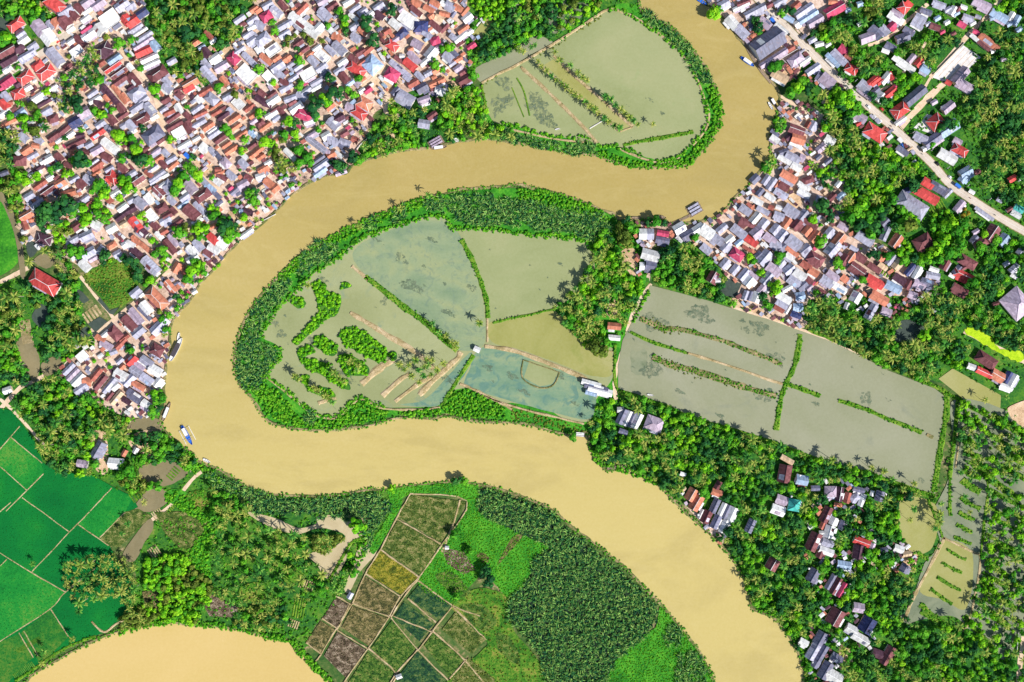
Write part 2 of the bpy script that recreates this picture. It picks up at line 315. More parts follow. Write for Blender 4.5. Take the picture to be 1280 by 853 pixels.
SCR = [
 [(0,350),(60,345),(100,345),(105,400),(118,430),(80,455),(95,485),(165,525),(205,520),(210,545),(250,580),(290,600),(480,615),(490,640),(470,680),(430,740),(395,780),(380,810),(320,790),(240,778),(190,780),(160,760),(170,720),(160,690),(180,640),(165,620),(120,600),(60,590),(20,520),(-20,500),(-20,350)],
 [(735,540),(770,480),(830,505),(960,552),(1170,622),(1200,500),(1210,480),(1300,540),(1300,900),(1008,900),(985,795),(940,755),(905,670),(850,628),(785,583),(745,570)],
 [(1010,45),(1100,0),(1320,-20),(1320,470),(1180,480),(1005,400),(1050,370),(1170,370),(1165,345),(1100,300),(1060,240),(1050,190),(1035,150),(1000,110),(980,105),(1000,90)],
 [(600,-20),(810,-20),(800,25),(700,50),(600,95),(560,165),(610,180),(500,190),(440,205),(500,120),(580,100)],
 [(690,385),(735,320),(748,290),(760,262),(775,270),(800,275),(800,340),(812,352),(790,400),(780,425),(765,435),(735,438),(705,405)],
 [(815,352),(832,305),(860,300),(900,335),(925,380),(890,378)],
 [(180,20),(200,-20),(310,-20),(298,50),(262,80),(262,105),(240,108),(205,85)],
 [(-20,-20),(60,-20),(70,20),(50,42),(30,60),(20,110),(-20,110)],
]
for q in SCR: sheet('vegetated_ground', q, 'scrub')
sheet('yellow_green_field', [(104,345),(140,322),(175,338),(172,370),(152,385),(138,386),(120,365)], 'meadow', smooth=False, j=.6)
sheet('grass_field', [(-30,235),(0,240),(14,262),(22,290),(24,325),(0,345),(-30,350)], 'grass')
# rivers
sheet('peninsula_ground', [(318,383),(335,362),(360,338),(392,313),(422,296),(454,281),(484,268),(505,259),(530,250),(560,243),(607,237),(650,236),(700,245),(752,264),(775,280),(800,290),(808,345),(795,390),(780,430),(775,480),(745,535),(708,540),(628,526),(558,517),(500,519),(460,528),(380,535),(335,523),(315,500),(303,480),(298,455),(300,425)], 'grass', j=.5)
sheet('pond_margin', [(790,5),(812,20),(840,38),(866,66),(884,95),(897,128),(898,146),(888,170),(872,188),(850,204),(800,206),(760,198),(700,187),(660,182),(610,172),(600,150),(605,120),(740,20)], 'grass', j=.5)
OUTER = [(878,-60),(878,0),(891,11),(906,25),(922,47),(937,65),(947,82),(960,97),(972,112),(974,125),(972,140),(965,160),(963,180),(962,200),(950,213),(936,233),(918,247),(903,266),(880,276),(840,281),(830,277),(800,275),(775,275),(768,268),(752,262),(722,250),(695,241),(665,235),(647,231),(607,235),(575,237),(556,242),(527,249),(500,258),(482,267),(452,279),(420,294),(390,311),(357,339),(332,363),(320,378),(306,400),(297,425),(293,455),(300,480),(312,494),(320,505),(335,526),(355,533),(380,537),(420,537),(465,531),(500,522),(540,523),(558,520),(596,527),(628,528),(660,530),(677,535),(708,543),(733,541),(738,560),(750,579),(760,588),(785,586),(813,599),(831,614),(853,637),(872,654),(902,682),(917,702),(935,732),(940,760),(958,768),(972,777),(990,802),(1004,833),(1008,860),(1010,930)]
INNER = [(905,930),(895,858),(880,825),(865,803),(842,775),(825,755),(802,732),(782,710),(765,697),(740,677),(725,667),(705,650),(690,637),(665,626),(640,616),(610,608),(571,603),(521,606),(480,612),(460,612),(420,619),(370,620),(320,614),(291,597),(266,584),(248,577),(240,566),(223,555),(208,541),(200,526),(206,509),(205,486),(208,453),(213,433),(212,418),(217,400),(240,373),(250,355),(270,335),(290,311),(320,286),(345,264),(365,244),(385,230),(410,219),(432,217),(440,208),(460,200),(495,190),(537,185),(575,177),(605,174),(640,178),(672,184),(707,190),(745,194),(765,202),(800,209),(855,207),(875,192),(892,170),(900,145),(899,127),(885,90),(865,62),(840,35),(815,22),(802,14),(796,-10),(795,-60)]
RIV = OUTER+INNER
sheet('river', RIV, 'river', z=.30)
RIV2 = [(20,930),(32,853),(45,840),(72,825),(100,810),(140,792),(187,781),(212,778),(240,781),(287,785),(320,792),(335,796),(365,803),(385,823),(412,850),(440,930)]
sheet('river_bend', RIV2, 'river2', z=.30)
WATER |= pmask(RIV) | pmask(RIV2)
for seg in (OUTER[1:-1], INNER[1:-1], RIV2[1:-1]): strip('river_bank', seg, 3.4, 'bank', h=.45, z=.25, wj=.45, j=.5)
ZL[0] = .31
def pond(name, pts, mat, j=.35, smooth=True, mask=True):
    sheet(name, pts, mat, j=j, smooth=smooth)
    if mask: globals()['WATER'] |= pmask(pts, smooth)
PENIN = [(328,420),(342,393),(370,363),(395,340),(427,320),(440,305),(460,295),(480,288),(510,278),(532,272),(557,273),(567,285),(602,286),(640,291),(665,294),(715,298),(732,304),(740,315),(742,345),(715,372),(693,388),(705,408),(722,423),(745,437),(766,436),(767,470),(745,500),(737,526),(708,524),(697,519),(677,509),(640,504),(628,504),(600,493),(586,486),(566,489),(550,506),(530,509),(480,509),(455,499),(443,501),(428,514),(420,520),(403,519),(383,509),(353,484),(335,471),(342,456),(353,443),(345,431)]
pond('fish_pond', PENIN, 'pond')
pond('pond_basin', [(441,322),(450,306),(480,291),(532,274),(557,275),(573,292),(590,325),(602,370),(606,400),(606,428),(592,438),(572,437),(552,421),(528,401),(505,384),(480,364),(458,346)], 'pond_blue', mask=False)
pond('pond_basin', [(580,290),(640,294),(715,300),(738,318),(740,345),(693,385),(650,392),(612,402),(608,380),(598,335)], 'pond_green', mask=False)
pond('pond_basin', [(612,404),(650,396),(693,388),(722,424),(762,438),(765,468),(740,470),(700,455),(650,437),(615,428)], 'pond_yellow', mask=False)
pond('pond_basin', [(594,442),(612,433),(650,442),(700,462),(735,478),(745,498),(737,524),(700,518),(640,502),(600,490),(580,482),(588,460)], 'pond_teal', mask=False)
pond('pond_basin', [(662,450),(685,455),(698,466),(690,480),(675,483),(655,472)], 'pond_green', mask=False, smooth=False)
pond('pond_basin', [(500,506),(545,508),(560,490),(580,470),(590,446),(586,442),(560,470),(530,500)], 'pond_teal', mask=False)
TOPP = [(762,12),(775,12),(790,21),(815,37),(847,62),(865,87),(877,117),(884,142),(881,160),(865,180),(850,195),(830,201),(802,195),(775,184),(747,182),(730,173),(702,172),(665,165),(640,156),(620,155),(607,135),(602,107),(620,95),(647,82),(665,72),(690,57),(722,37),(752,17)]
pond('fish_pond', TOPP, 'pond_green')
pond('pond_basin', [(692,74),(680,82),(775,164),(788,158)], 'pond_yellow', mask=False, smooth=False)
pond('pond_basin', [(604,110),(622,97),(650,86),(738,172),(702,170),(640,154),(621,153),(609,133)], 'pond_green', mask=False)
pond('small_pond', [(592,90),(600,82),(618,74),(640,62),(668,46),(686,50),(690,56),(668,66),(645,80),(620,94),(603,104)], 'pond_grey')
pond('walled_pond', [(590,43),(607,23),(619,28),(602,49)], 'pond_yellow', smooth=False)
EASTP = [(813,357),(847,366),(890,377),(917,387),(960,399),(1010,417),(1038,427),(1073,444),(1110,463),(1168,486),(1181,496),(1181,516),(1176,551),(1168,619),(1136,609),(1085,589),(1035,577),(985,559),(960,549),(916,536),(873,524),(828,504),(790,491),(773,486),(772,459),(778,426),(790,402),(802,382)]
pond('fish_pond', EASTP, 'pond_grey', smooth=False)
pond('pond_basin', [(1000,428),(1038,428),(1110,464),(1179,497),(1179,545),(1140,534),(1050,500),(1022,492),(985,478)], 'pond_grey', mask=False, smooth=False)
pond('pond_basin', [(813,357),(890,378),(960,400),(995,418),(977,473),(930,455),(850,440),(795,415),(800,385)], 'pond_grey', mask=False, smooth=False)
pond('pond_basin', [(789,437),(796,440),(807,437),(808,463),(803,468),(790,465)], 'marsh', mask=False, j=1)
pond('small_pond', [(1173,474),(1191,461),(1251,494),(1250,512),(1246,521),(1211,504)], 'pond_yellow', smooth=False)
pond('dark_pond', [(1122,402),(1138,398),(1157,410),(1146,428),(1117,428)], 'darkwater', smooth=False)
pond('dark_pond', [(910,348),(927,355),(919,373),(898,368)], 'darkwater', smooth=False)
pond('dark_pond', [(125,372),(138,388),(150,384),(152,380),(142,394),(137,392),(122,376)], 'darkwater', smooth=False)
pond('dark_pond', [(92,358),(104,366),(112,375),(104,380),(96,370)], 'darkwater', smooth=False)
pond('dark_pond', [(110,405),(125,396),(135,402),(120,416)], 'darkwater', smooth=False)
pond('dark_pond', [(98,412),(108,408),(113,420),(104,426)], 'darkwater')
pond('dark_pond', [(0,23),(8,22),(11,28),(6,40),(0,44),(-20,40)], 'darkwater')
pond('dark_pond', [(33,306),(42,302),(48,312),(38,322)], 'darkwater')
pond('dark_pond', [(42,326),(58,316),(68,328),(58,336)], 'mudwater')
pond('canal', [(0,240),(5,243),(14,258),(24,285),(29,310),(32,345),(26,345),(22,312),(16,285),(5,258),(0,250)], 'mudwater')
pond('canal', [(165,527),(180,522),(200,525),(205,540),(190,538),(160,536)], 'mudwater')
pond('canal', [(20,430),(35,420),(50,450),(45,478),(36,470),(25,452)], 'mudwater')
pond('canal', [(52,455),(70,445),(80,452),(70,465),(56,470)], 'mudwater')
pond('canal', [(40,395),(52,380),(62,392),(52,410),(45,405)], 'darkwater')
pond('mud_flat_pool', [(310,640),(345,648),(372,660),(395,655),(400,645),(455,642),(462,650),(452,670),(440,680),(430,705),(418,722),(405,715),(395,700),(385,690),(395,700),(410,690),(432,670),(400,660),(370,668),(330,655)], 'pool')
pond('mud_flat_pool', [(450,682),(470,682),(468,695),(450,715),(437,740),(430,735),(440,712)], 'pool')
pond('mud_flat_pool', [(385,694),(400,690),(412,700),(425,712),(415,725),(405,720),(396,706)], 'pool')
pond('brown_pond', [(170,630),(190,608),(205,612),(216,620),(205,632),(187,640),(172,638)], 'mudwater')
pond('brown_pond', [(175,585),(195,578),(215,576),(235,590),(225,600),(205,608),(180,602)], 'mudwater')
pond('brown_pond', [(155,690),(185,650),(192,660),(180,680),(170,700),(160,702)], 'mudwater')
PM = pmask(PENIN) | pmask(TOPP) | pmask(EASTP, False)
# south-east marsh
MARSH = [(1196,498),(1300,555),(1300,780),(1280,790),(1255,825),(1235,800),(1215,790),(1190,770),(1150,775),(1135,780),(1125,770),(1140,750),(1155,705),(1175,680),(1165,645),(1185,600),(1192,560)]
pond('marsh', MARSH, 'marsh', mask=False)
MP1 = [(1124,630),(1135,620),(1168,630),(1172,660),(1162,688),(1140,690),(1125,665)]
MP2 = [(1178,676),(1215,692),(1208,760),(1180,750),(1150,740),(1160,710)]
pond('small_pond', MP1, 'pond_yellow', mask=False); pond('small_pond', MP2, 'pond_yellow', mask=False)
WATER |= pmask(MP1)
for q in ([(690,10),(735,5),(720,28),(690,42)], [(640,5),(665,15),(650,35),(640,30)], [(700,0),(720,0),(700,20)]): pond('marsh', q, 'marsh', mask=False)
# rice and crop fields
RICE = [(-40,505),(0,510),(14,513),(28,530),(44,552),(54,578),(72,590),(115,594),(130,602),(142,609),(165,620),(173,634),(157,641),(137,682),(148,700),(166,722),(165,762),(150,776),(135,789),(90,806),(60,823),(40,842),(15,858),(-40,880)]
sheet('rice_field', RICE, 'rice', smooth=False)
sheet('rice_plot', [(157,640),(173,636),(190,645),(180,655),(150,684),(137,682),(125,673)], 'olive', smooth=False, j=.5)
sheet('rice_plot', [(62,763),(86,796),(60,822),(50,830),(26,791)], 'rice2', smooth=False, j=.5)
sheet('rice_plot', [(0,803),(24,792),(42,822),(10,853),(0,853)], 'rice2', smooth=False, j=.5)
sheet('rice_plot', [(100,652),(136,682),(124,671),(153,645),(130,635)], 'rice2', smooth=False, j=.5)
sheet('rice_plot', [(0,708),(9,700),(40,717),(82,741),(62,762),(0,802)], 'rice3', smooth=False, j=.4)
sheet('rice_plot', [(13,547),(53,580),(55,591),(34,612),(0,582),(0,562)], 'rice3', smooth=False, j=.4)
sheet('rice_plot', [(113,639),(140,611),(166,622),(157,640),(125,672),(97,655)], 'rice3', smooth=False, j=.4)
ricebunds = [[(0,562),(25,533)],[(13,546),(53,579)],[(0,583),(34,613)],[(34,613),(55,592)],[(8,639),(34,613)],[(28,622),(53,640),(87,665)],[(113,639),(140,610)],[(112,640),(97,655),(87,665),(62,692),(40,715)],[(97,655),(136,682)],[(157,640),(125,672)],[(0,691),(40,716),(82,740)],[(0,708),(9,699)],[(120,710),(82,740),(62,762),(0,802)],[(64,762),(86,796)],[(24,791),(42,822)],[(30,789),(48,820)],[(0,640),(14,628)]]
for q in ricebunds: strip('rice_bund', q, 1.7, 'bund', h=.25, wj=.3, j=.25, z=.33)
FIELDS = [('olive',[(497,645),(513,618),(583,627),(552,678)]),('olive',[(497,651),(550,681),(525,719),(477,686)]),('yellow',[(475,688),(522,721),(503,744),(458,717)]),('brown',[(455,720),(499,747),(486,769),(441,754)]),
 ('brown',[(441,758),(485,773),(461,807),(427,784)]),('crimson',[(420,747),(438,757),(421,783),(404,772)]),('brown',[(401,776),(419,787),(401,816),(382,804)]),('crimson',[(422,790),(457,812),(432,847),(405,820)]),
 ('green',[(460,815),(492,840),(476,870),(425,870)]),('green',[(490,775),(520,810),(495,840),(464,810)]),('teal',[(525,730),(565,757),(550,775),(510,747)]),('teal',[(505,752),(542,780),(524,802),(492,772)]),
 ('teal',[(522,815),(557,850),(540,870),(495,850)]),('green',[(542,790),(580,825),(562,847),(530,807)]),('olive',[(570,765),(607,800),(590,817),(552,787)]),('olive',[(586,822),(620,850),(600,870),(560,870),(566,848)]),('crimson',[(551,684),(580,690),(594,712),(580,718),(560,705)]),('olive',[(194,640),(235,640),(262,652),(238,690),(225,685),(205,665)]),('crimson',[(250,745),(262,742),(300,760),(290,772),(262,770)]),('brown',[(178,740),(197,736),(202,765),(185,768)])]
G0 = [(486,612),(521,607),(571,604),(598,608),(596,650),(590,690),(610,705),(575,745),(560,755),(522,728),(552,680),(583,627),(513,618),(498,640),(470,690),(462,680),(488,640)]
G1 = [(598,640),(640,660),(668,672),(690,685),(680,697),(662,718),(655,732),(640,748),(625,738),(608,715),(590,692),(575,690),(585,665)]
G2 = [(826,756),(845,778),(868,805),(884,830),(896,860),(900,890),(730,890),(790,805),(818,785)]
G3 = [(560,755),(600,735),(635,748),(640,785),(665,815),(690,855),(690,890),(540,890),(560,850),(600,815),(607,800),(570,765)]
sheet('grass_meadow', G0, 'grass', j=.8); sheet('grass_meadow', G3, 'meadow', j=.8); sheet('grass_meadow', G1, 'grass', j=.8); sheet('grass_meadow', G2, 'grass', j=.8)
sheet('grass_meadow', [(205,620),(225,612),(262,640),(275,655),(262,690),(265,722),(250,720),(235,690),(255,660),(230,640)], 'grass', j=.8)
sheet('grass_meadow', [(232,620),(255,612),(285,625),(280,640),(250,640)], 'meadow', j=.8)
ALG = [(1205,414),(1215,411),(1238,421),(1250,436),(1277,441),(1275,453),(1255,445),(1240,437),(1222,426)]; sheet('algae_field', ALG, 'algae', j=1.3); HOUSEM |= pmask(ALG)
sheet('dirt_flat', [(1262,508),(1300,500),(1300,545),(1275,532),(1262,520)], 'bare')
for q in [[(640,672),(655,668),(628,700),(622,705)],[(602,690),(612,698),(606,704),(596,694)],[(545,715),(575,735),(580,742),(566,740)]]: sheet('bare_patch', q, 'brown', j=.6)
for q in [[(575,760),(600,755),(620,775),(605,790)],[(620,790),(640,800),(650,830),(625,815)],[(640,755),(652,770),(648,790)],[(545,720),(565,715),(588,740),(570,745)]]: sheet('grass_patch', q, 'green', j=1.2)
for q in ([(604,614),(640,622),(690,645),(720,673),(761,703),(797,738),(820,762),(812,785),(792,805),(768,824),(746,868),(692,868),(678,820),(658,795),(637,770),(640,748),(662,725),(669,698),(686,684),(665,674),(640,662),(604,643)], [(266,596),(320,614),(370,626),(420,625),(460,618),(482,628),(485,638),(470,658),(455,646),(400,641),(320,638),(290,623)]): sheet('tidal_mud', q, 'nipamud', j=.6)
for i, (m, q) in enumerate(FIELDS): sheet('crop_field', q, m, smooth=False, j=.4)
for q in [[(275,700),(300,692),(318,700),(310,716),(285,715)],[(330,672),(350,668),(362,680),(345,690)],[(300,735),(330,728),(340,745),(310,752)],[(350,715),(372,708),(380,722),(360,730)],[(212,690),(232,686),(240,700),(222,706)]]: sheet('garden_grass', q, 'meadow', j=.8)
ZL[0] = .60
fb = [[(513,617),(497,645),(476,686),(455,720),(440,755),(421,785),(401,818),(395,826)],[(513,617),(584,626),(553,680),(524,721),(500,746),(487,770),(462,808),(432,849),(420,870)],[(497,649),(551,680)],[(476,687),(523,721)],[(457,717),(501,746)],[(440,754),(487,771)],[(420,745),(440,756)],[(403,773),(421,785)],[(383,803),(402,818)],[(422,788),(460,811)],[(437,755),(421,787)],[(524,722),(505,746),(488,772)],[(488,771),(522,812),(560,850)],[(523,726),(566,757),(600,770)],[(492,770),(540,790)],[(460,810),(494,841),(485,860)],[(522,812),(495,842),(480,868)],[(565,758),(540,790),(523,812)],[(540,788),(582,826),(610,860)],[(583,824),(562,848)],[(566,758),(608,800)],[(510,748),(545,778)]]
for q in fb: strip('field_bund', q, 1.9, 'bund', h=.35, wj=.45, j=.4, z=.58)
# roads
MAINR = [(915,-40),(950,2),(965,16),(983,34),(1001,53),(1030,81),(1060,108),(1083,131),(1104,149),(1122,165),(1145,186),(1166,206),(1184,227),(1203,242),(1227,258),(1255,275),(1280,289),(1340,320)]
LEFTR = [(-40,125),(0,99),(30,80),(62,60),(85,43),(112,24),(142,0),(170,-30)]
strip('main_road', MAINR, 9.5, 'road', z=.24); strip('village_road', LEFTR, 7.5, 'road', z=.24)
strip('road_centre_line', MAINR, .35, 'concrete', z=.246)
for off in (-5.3, 5.3):
    strip('road_verge', [(x+off*.62, y-off*.78) for x, y in MAINR], 1.3, 'bank', h=.08, z=.22)
linemask(ROADM, MAINR, 12); linemask(ROADM, LEFTR, 7)
LANES = [([(118,22),(133,40),(150,60),(165,80),(182,100),(193,120),(200,142),(206,165),(210,180),(225,195),(240,207),(262,230),(278,240)],4),
 ([(495,15),(505,30),(515,42),(512,55),(500,68),(480,85),(472,95),(455,108),(435,125),(418,140),(400,150),(380,170),(365,183),(345,193)],4),([(472,95),(478,110),(485,125),(482,140),(500,145)],3.5),
 ([(515,42),(530,52),(545,68),(555,80),(565,90)],4),([(325,38),(335,45),(355,62),(382,80),(395,95),(405,108)],3),([(117,422),(142,400),(175,373),(207,343),(225,322),(240,300)],4),([(240,300),(225,268),(205,250),(187,230)],2.5),([(100,345),(115,365),(130,383),(142,398)],2.5),([(0,353),(18,344),(35,335)],4),
 ([(0,499),(15,512),(30,528),(45,545),(58,560)],2.5),([(0,512),(25,485),(40,478),(55,470)],4),([(1122,163),(1145,138),(1165,118),(1180,104)],7),([(1163,97),(1188,70),(1212,42),(1235,20),(1252,-5)],4.5),([(1150,120),(1163,97)],2.5),([(1095,115),(1110,108),(1135,85),(1150,65),(1165,40)],2),
 ([(1085,57),(1100,52),(1120,40),(1135,25),(1160,5)],3),([(781,425),(778,440),(771,460),(768,480),(770,500)],3.5),([(814,355),(800,375),(788,400),(783,422)],3),([(917,386),(960,400),(1005,415),(1045,430),(1075,446)],4),([(1205,414),(1240,432),(1290,458)],5),([(1280,795),(1276,820),(1272,860)],5),([(187,233),(170,240),(155,250),(140,262)],3),([(0,268),(25,250)],0),([(147,300),(130,308),(118,312)],3),([(165,527),(160,537)],2),([(190,650),(215,630),(240,600),(252,590)],3),([(950,95),(975,120),(1000,135),(1012,150)],2.5),([(1045,88),(1030,105),(1022,125)],0),([(1030,110),(1034,120),(1028,130)],3),([(55,158),(70,165),(66,165)],0),([(52,172),(68,190)],2),([(68,190),(80,180)],2),([(112,145),(128,150)],0),([(72,130),(85,147)],2.5)]
for q, w in LANES:
    if w: strip('dirt_lane', q, w+1.2, 'lane', wj=.2, z=.19+.0012*LANES.index((q, w)), h=0); linemask(ROADM, q, w+1.5)
PLAZA = [[(243,195),(262,203),(275,215),(262,222),(245,212)],[(462,100),(480,92),(492,110),(480,118)],[(555,90),(573,88),(578,105),(555,108)],[(290,50),(305,45),(300,62),(282,75),(275,68)],[(282,270),(300,262),(322,282),(305,298),(292,285)],[(918,372),(960,392),(985,405),(960,404),(918,388)],[(470,172),(490,166),(492,175),(478,186)],[(965,95),(985,88),(993,98),(975,105)],[(775,318),(792,310),(797,340),(788,345)],[(760,350),(775,355),(770,395),(757,390)],[(164,545),(198,537),(203,565),(190,575),(165,560)],[(115,545),(132,540),(135,590),(118,585)],[(1130,680),(1148,690),(1140,715),(1128,700)],[(975,242),(1000,235),(1003,255),(985,262)],[(1047,820),(1060,810),(1065,830)]]
for q in PLAZA: sheet('bare_yard', q, 'bare', z=.165+.0015*PLAZA.index(q), j=.5)
sheet('paved_court', [(1165,97),(1204,57),(1226,72),(1192,103),(1176,101)], 'concrete', z=.26, smooth=False)
sheet('paved_court', [(1142,160),(1160,142),(1175,150),(1165,168)], 'concrete', z=.26, smooth=False)
for i in range(4):
    a = i*5.2; strip('court_seam', [(1206+a, 60+a*.62), (1173+a, 96+a*.55)], .5, 'bare', z=.266)
discmask(HOUSEM, 1195, 80, 22); 
for q, w in [([(640,110),(648,130),(655,147)],1.6),([(646,98),(655,115),(662,145)],2.2)]: strip('pond_bund', q, w, 'greenbund', h=.3, z=.4)
# pond bunds: (points, width px, material)
BUNDS = [([(651,84),(675,106),(700,130),(725,155),(747,180)],4.4,'bund'),([(672,80),(700,103),(740,135),(775,165)],4,'bund'),([(692,70),(720,97),(755,127),(791,159)],4,'bund'),([(775,165),(791,159)],2,'bund'),([(737,161),(757,149)],1.2,'concrete'),
 ([(602,104),(620,94),(647,81),(668,69),(690,56),(722,36),(752,16),(765,11)],3.5,'bund'),([(765,11),(790,20),(815,36),(847,61),(866,87),(878,117),(886,142),(882,162),(866,182)],3,'bund'),([(620,158),(665,168),(702,175),(730,178)],3,'bund'),([(779,182),(800,177),(830,172),(866,165)],5,'greenbund'),([(850,197),(830,204),(802,198),(775,186)],3,'bund'),([(608,135),(602,107)],3,'greenbund'),
 ([(440,333),(455,345),(460,350)],4.5,'bund'),([(457,346),(480,364),(505,384),(530,402),(552,422),(572,438)],8,'greenbund'),([(438,391),(460,404),(485,420)],6,'bund'),([(485,420),(510,434),(535,452),(542,462)],7,'bund'),([(577,300),(590,325),(600,350),(608,375),(610,398)],6.5,'greenbund'),([(609,398),(609,428)],2.5,'bund'),([(616,404),(640,398),(665,393),(695,386)],3,'greenbund'),
 ([(606,433),(640,438),(680,452),(720,468),(735,476)],5.5,'bund'),([(592,444),(575,470),(560,495),(552,508)],5.5,'greenbund'),([(575,480),(590,486),(628,505),(640,512)],3.5,'bund'),([(654,450),(653,473),(675,485),(692,481),(699,466)],2,'bank'),([(654,450),(700,466)],1.5,'bank'),([(769,430),(768,470),(772,488)],4,'greenbund'),
 ([(1000,418),(997,440),(992,460),(980,485),(974,510),(970,538)],7,'greenbund'),([(788,415),(813,427),(848,438),(860,442)],4,'greenbund'),([(858,441),(901,454),(959,474),(978,480)],3.8,'bund'),([(980,480),(1000,486),(1025,495)],6,'greenbund'),([(800,398),(815,405),(830,411)],7,'reedy'),([(830,411),(855,413),(900,425),(921,433),(960,448),(977,456)],6,'reedy'),([(816,446),(836,456),(871,464),(903,475),(936,486),(970,495)],8,'reedy'),([(1048,501),(1080,511),(1110,524),(1136,534),(1152,541)],5.5,'greenbund'),([(1158,543),(1166,547)],4,'bank'),
 ([(1183,490),(1183,515),(1178,545),(1172,580),(1167,615)],8,'greenbund'),([(1197,500),(1193,545),(1189,580),(1187,600),(1187,645)],5,'greenbund'),([(1010,412),(1040,424),(1075,440),(1112,459),(1168,483),(1185,492),(1215,510),(1250,530),(1290,552)],5,'greenbund'),([(773,490),(828,507),(873,526),(960,551),(1035,580),(1085,592),(1140,612),(1168,621)],6,'greenbund'),
 ([(1196,535),(1197,560),(1194,585)],2.5,'bund'),([(1180,672),(1166,700),(1150,730),(1140,750),(1130,775)],5,'bund'),([(1178,672),(1215,690),(1225,700),(1215,760),(1205,790)],3.5,'bund'),([(1225,698),(1230,650),(1235,610),(1228,590)],4,'greenbund'),([(1160,625),(1172,655),(1178,672)],4,'greenbund'),([(1122,628),(1136,619)],3,'bund'),
 ([(452,480),(475,460),(492,450)],9,'bund'),([(478,495),(500,475),(512,468)],7,'bund'),([(494,502),(520,482),(540,470)],6,'bund'),([(524,494),(545,472),(570,450),(576,440)],7,'bund'),([(398,504),(410,500),(420,498)],5,'bund'),
 ([(444,322),(420,332),(400,350),(372,372),(348,400),(334,425)],0,'bund'),([(330,470),(353,487),(383,512),(403,522),(420,523)],3,'bund'),([(420,522),(430,516),(443,503),(455,500),(480,511),(530,512),(550,509)],3,'bund'),([(600,493),(640,508),(697,522),(730,530)],3,'bund'),([(745,436),(766,440)],2,'bund'),
 ([(558,640),(560,648)],0,'bund'),([(330,640),(310,640)],0,'bund'),([(575,625),(565,660),(552,690)],3,'bund'),([(410,728),(432,690),(440,678),(455,672)],4.5,'greenbund'),([(0,352),(20,345)],0,'bund'),([(150,785),(155,780),(162,772)],0,'bund'),([(115,777),(130,790),(145,780),(165,770)],3,'bund'),([(20,852),(40,838),(62,822),(90,806),(120,795)],4,'greenbund'),([(588,44),(607,21),(622,28)],1.8,'concrete'),([(594,90),(620,80),(640,68),(668,54)],0,'bund')]
M['reedy'] = M['bank']
BUNDLINES = []
for q, w, m in BUNDS:
    if w: strip('concrete_walkway' if m == 'concrete' else 'earth_bund', q, w, m, h=.5, z=.36, wj=.25, j=.3); BUNDLINES.append((q, w, m))
# small plantation ridges in the marsh
MR = []
for (x0, y0, x1, y1, w) in [(1183,686,1207,700,4),(1177,703,1202,716,4.5),(1171,721,1200,738,4.5),(1163,736,1190,755,4.5),(1195,655,1215,665,6),(1198,640,1218,650,6),(1240,645,1270,662,5),(1270,660,1290,672,4),(1205,545,1222,560,8),(1215,575,1240,600,14),(1202,600,1225,615,10),(1252,560,1280,580,9),(1240,600,1275,625,10),(1245,680,1285,705,10),(1232,700,1280,735,9),(1225,725,1270,762,9),(1215,745,1262,785,9),(1205,770,1245,815,8),(1265,640,1290,655,6),(1240,518,1292,546,7),(1232,540,1290,574,8),(1238,575,1292,604,7),(1236,612,1292,640,6),(1236,632,1262,648,6),(1232,668,1292,700,6),(1228,715,1262,735,6),(1222,735,1250,752,6),(1203,520,1225,530,7),(1205,562,1225,572,7),(1203,588,1226,598,8),(1200,622,1225,636,7),(1192,670,1214,680,5),(1147,690,1160,700,5),(1150,765,1180,778,6),(1150,755,1175,775,7)]:
    strip('planting_ridge', [(x0,y0),((x0+x1)/2,(y0+y1)/2+1),(x1,y1)], w, 'greenbund', h=.5, z=.36, wj=.3, j=.5); MR.append((x0,y0,x1,y1,w))
def weed(x, y, rx, ry, a=-25):
    n = 26; ph = [random.uniform(0, 6.28) for _ in range(4)]; q = []
    for i in range(n):
        t = 6.283*i/n; r = 1+.22*math.sin(3*t+ph[0])+.16*math.sin(5*t+ph[1])+.12*math.sin(9*t+ph[2])+random.uniform(-.08, .08); u, v_ = rx*1.25*r*math.cos(t), ry*1.25*r*math.sin(t)
        q.append((x+u*math.cos(R(a))+v_*math.sin(R(a)), y-u*math.sin(R(a))+v_*math.cos(R(a))))
    sheet('pond_weed', q, 'weed', smooth=False, z=.46+weed.n*.0006); weed.n += 1
weed.n = 0
WEEDS = [(949,410,9,7),(932,412,5,3),(928,401,3,2),(948,496,5,3),(970,449,9,6),(962,494,6,7),(1083,499,6,6),(815,459,9,13),(817,403,13,8),(875,393,14,8),(670,128,10,9),(676,142,9,7),(685,152,9,6),(630,104,9,6),(624,132,8,10),(636,125,5,6),(500,321,4,5),(507,328,3,2),(530,333,2,1.5),(515,358,13,5),(556,355,2,1.5),(560,391,8,2.5),(352,418,5,4),(345,405,4,3),(745,118,3,2),(812,125,4,1.5),(828,142,2.5,1.5),(480,377,3,5),(590,360,5,3),(470,300,5,2),(1020,505,4,2),(900,520,5,2),(850,490,6,2),(1110,500,3,1.5),(540,300,6,2),(700,470,4,6),(640,470,6,3),(655,490,7,2),(720,505,5,2),(610,460,5,3),(700,330,3,1.5),(404,350,5,3),(395,430,9,5),(430,470,12,5),(560,475,7,3),(1150,600,5,2)]
for a in WEEDS: weed(*a)
for i in range(45):
    for _ in range(60):
        x, y = random.uniform(330, 1180), random.uniform(15, 600)
        if at(PM, x, y): weed(x, y, random.uniform(.6, 2.2), random.uniform(.4, 1.2), random.uniform(-60, 0)); break
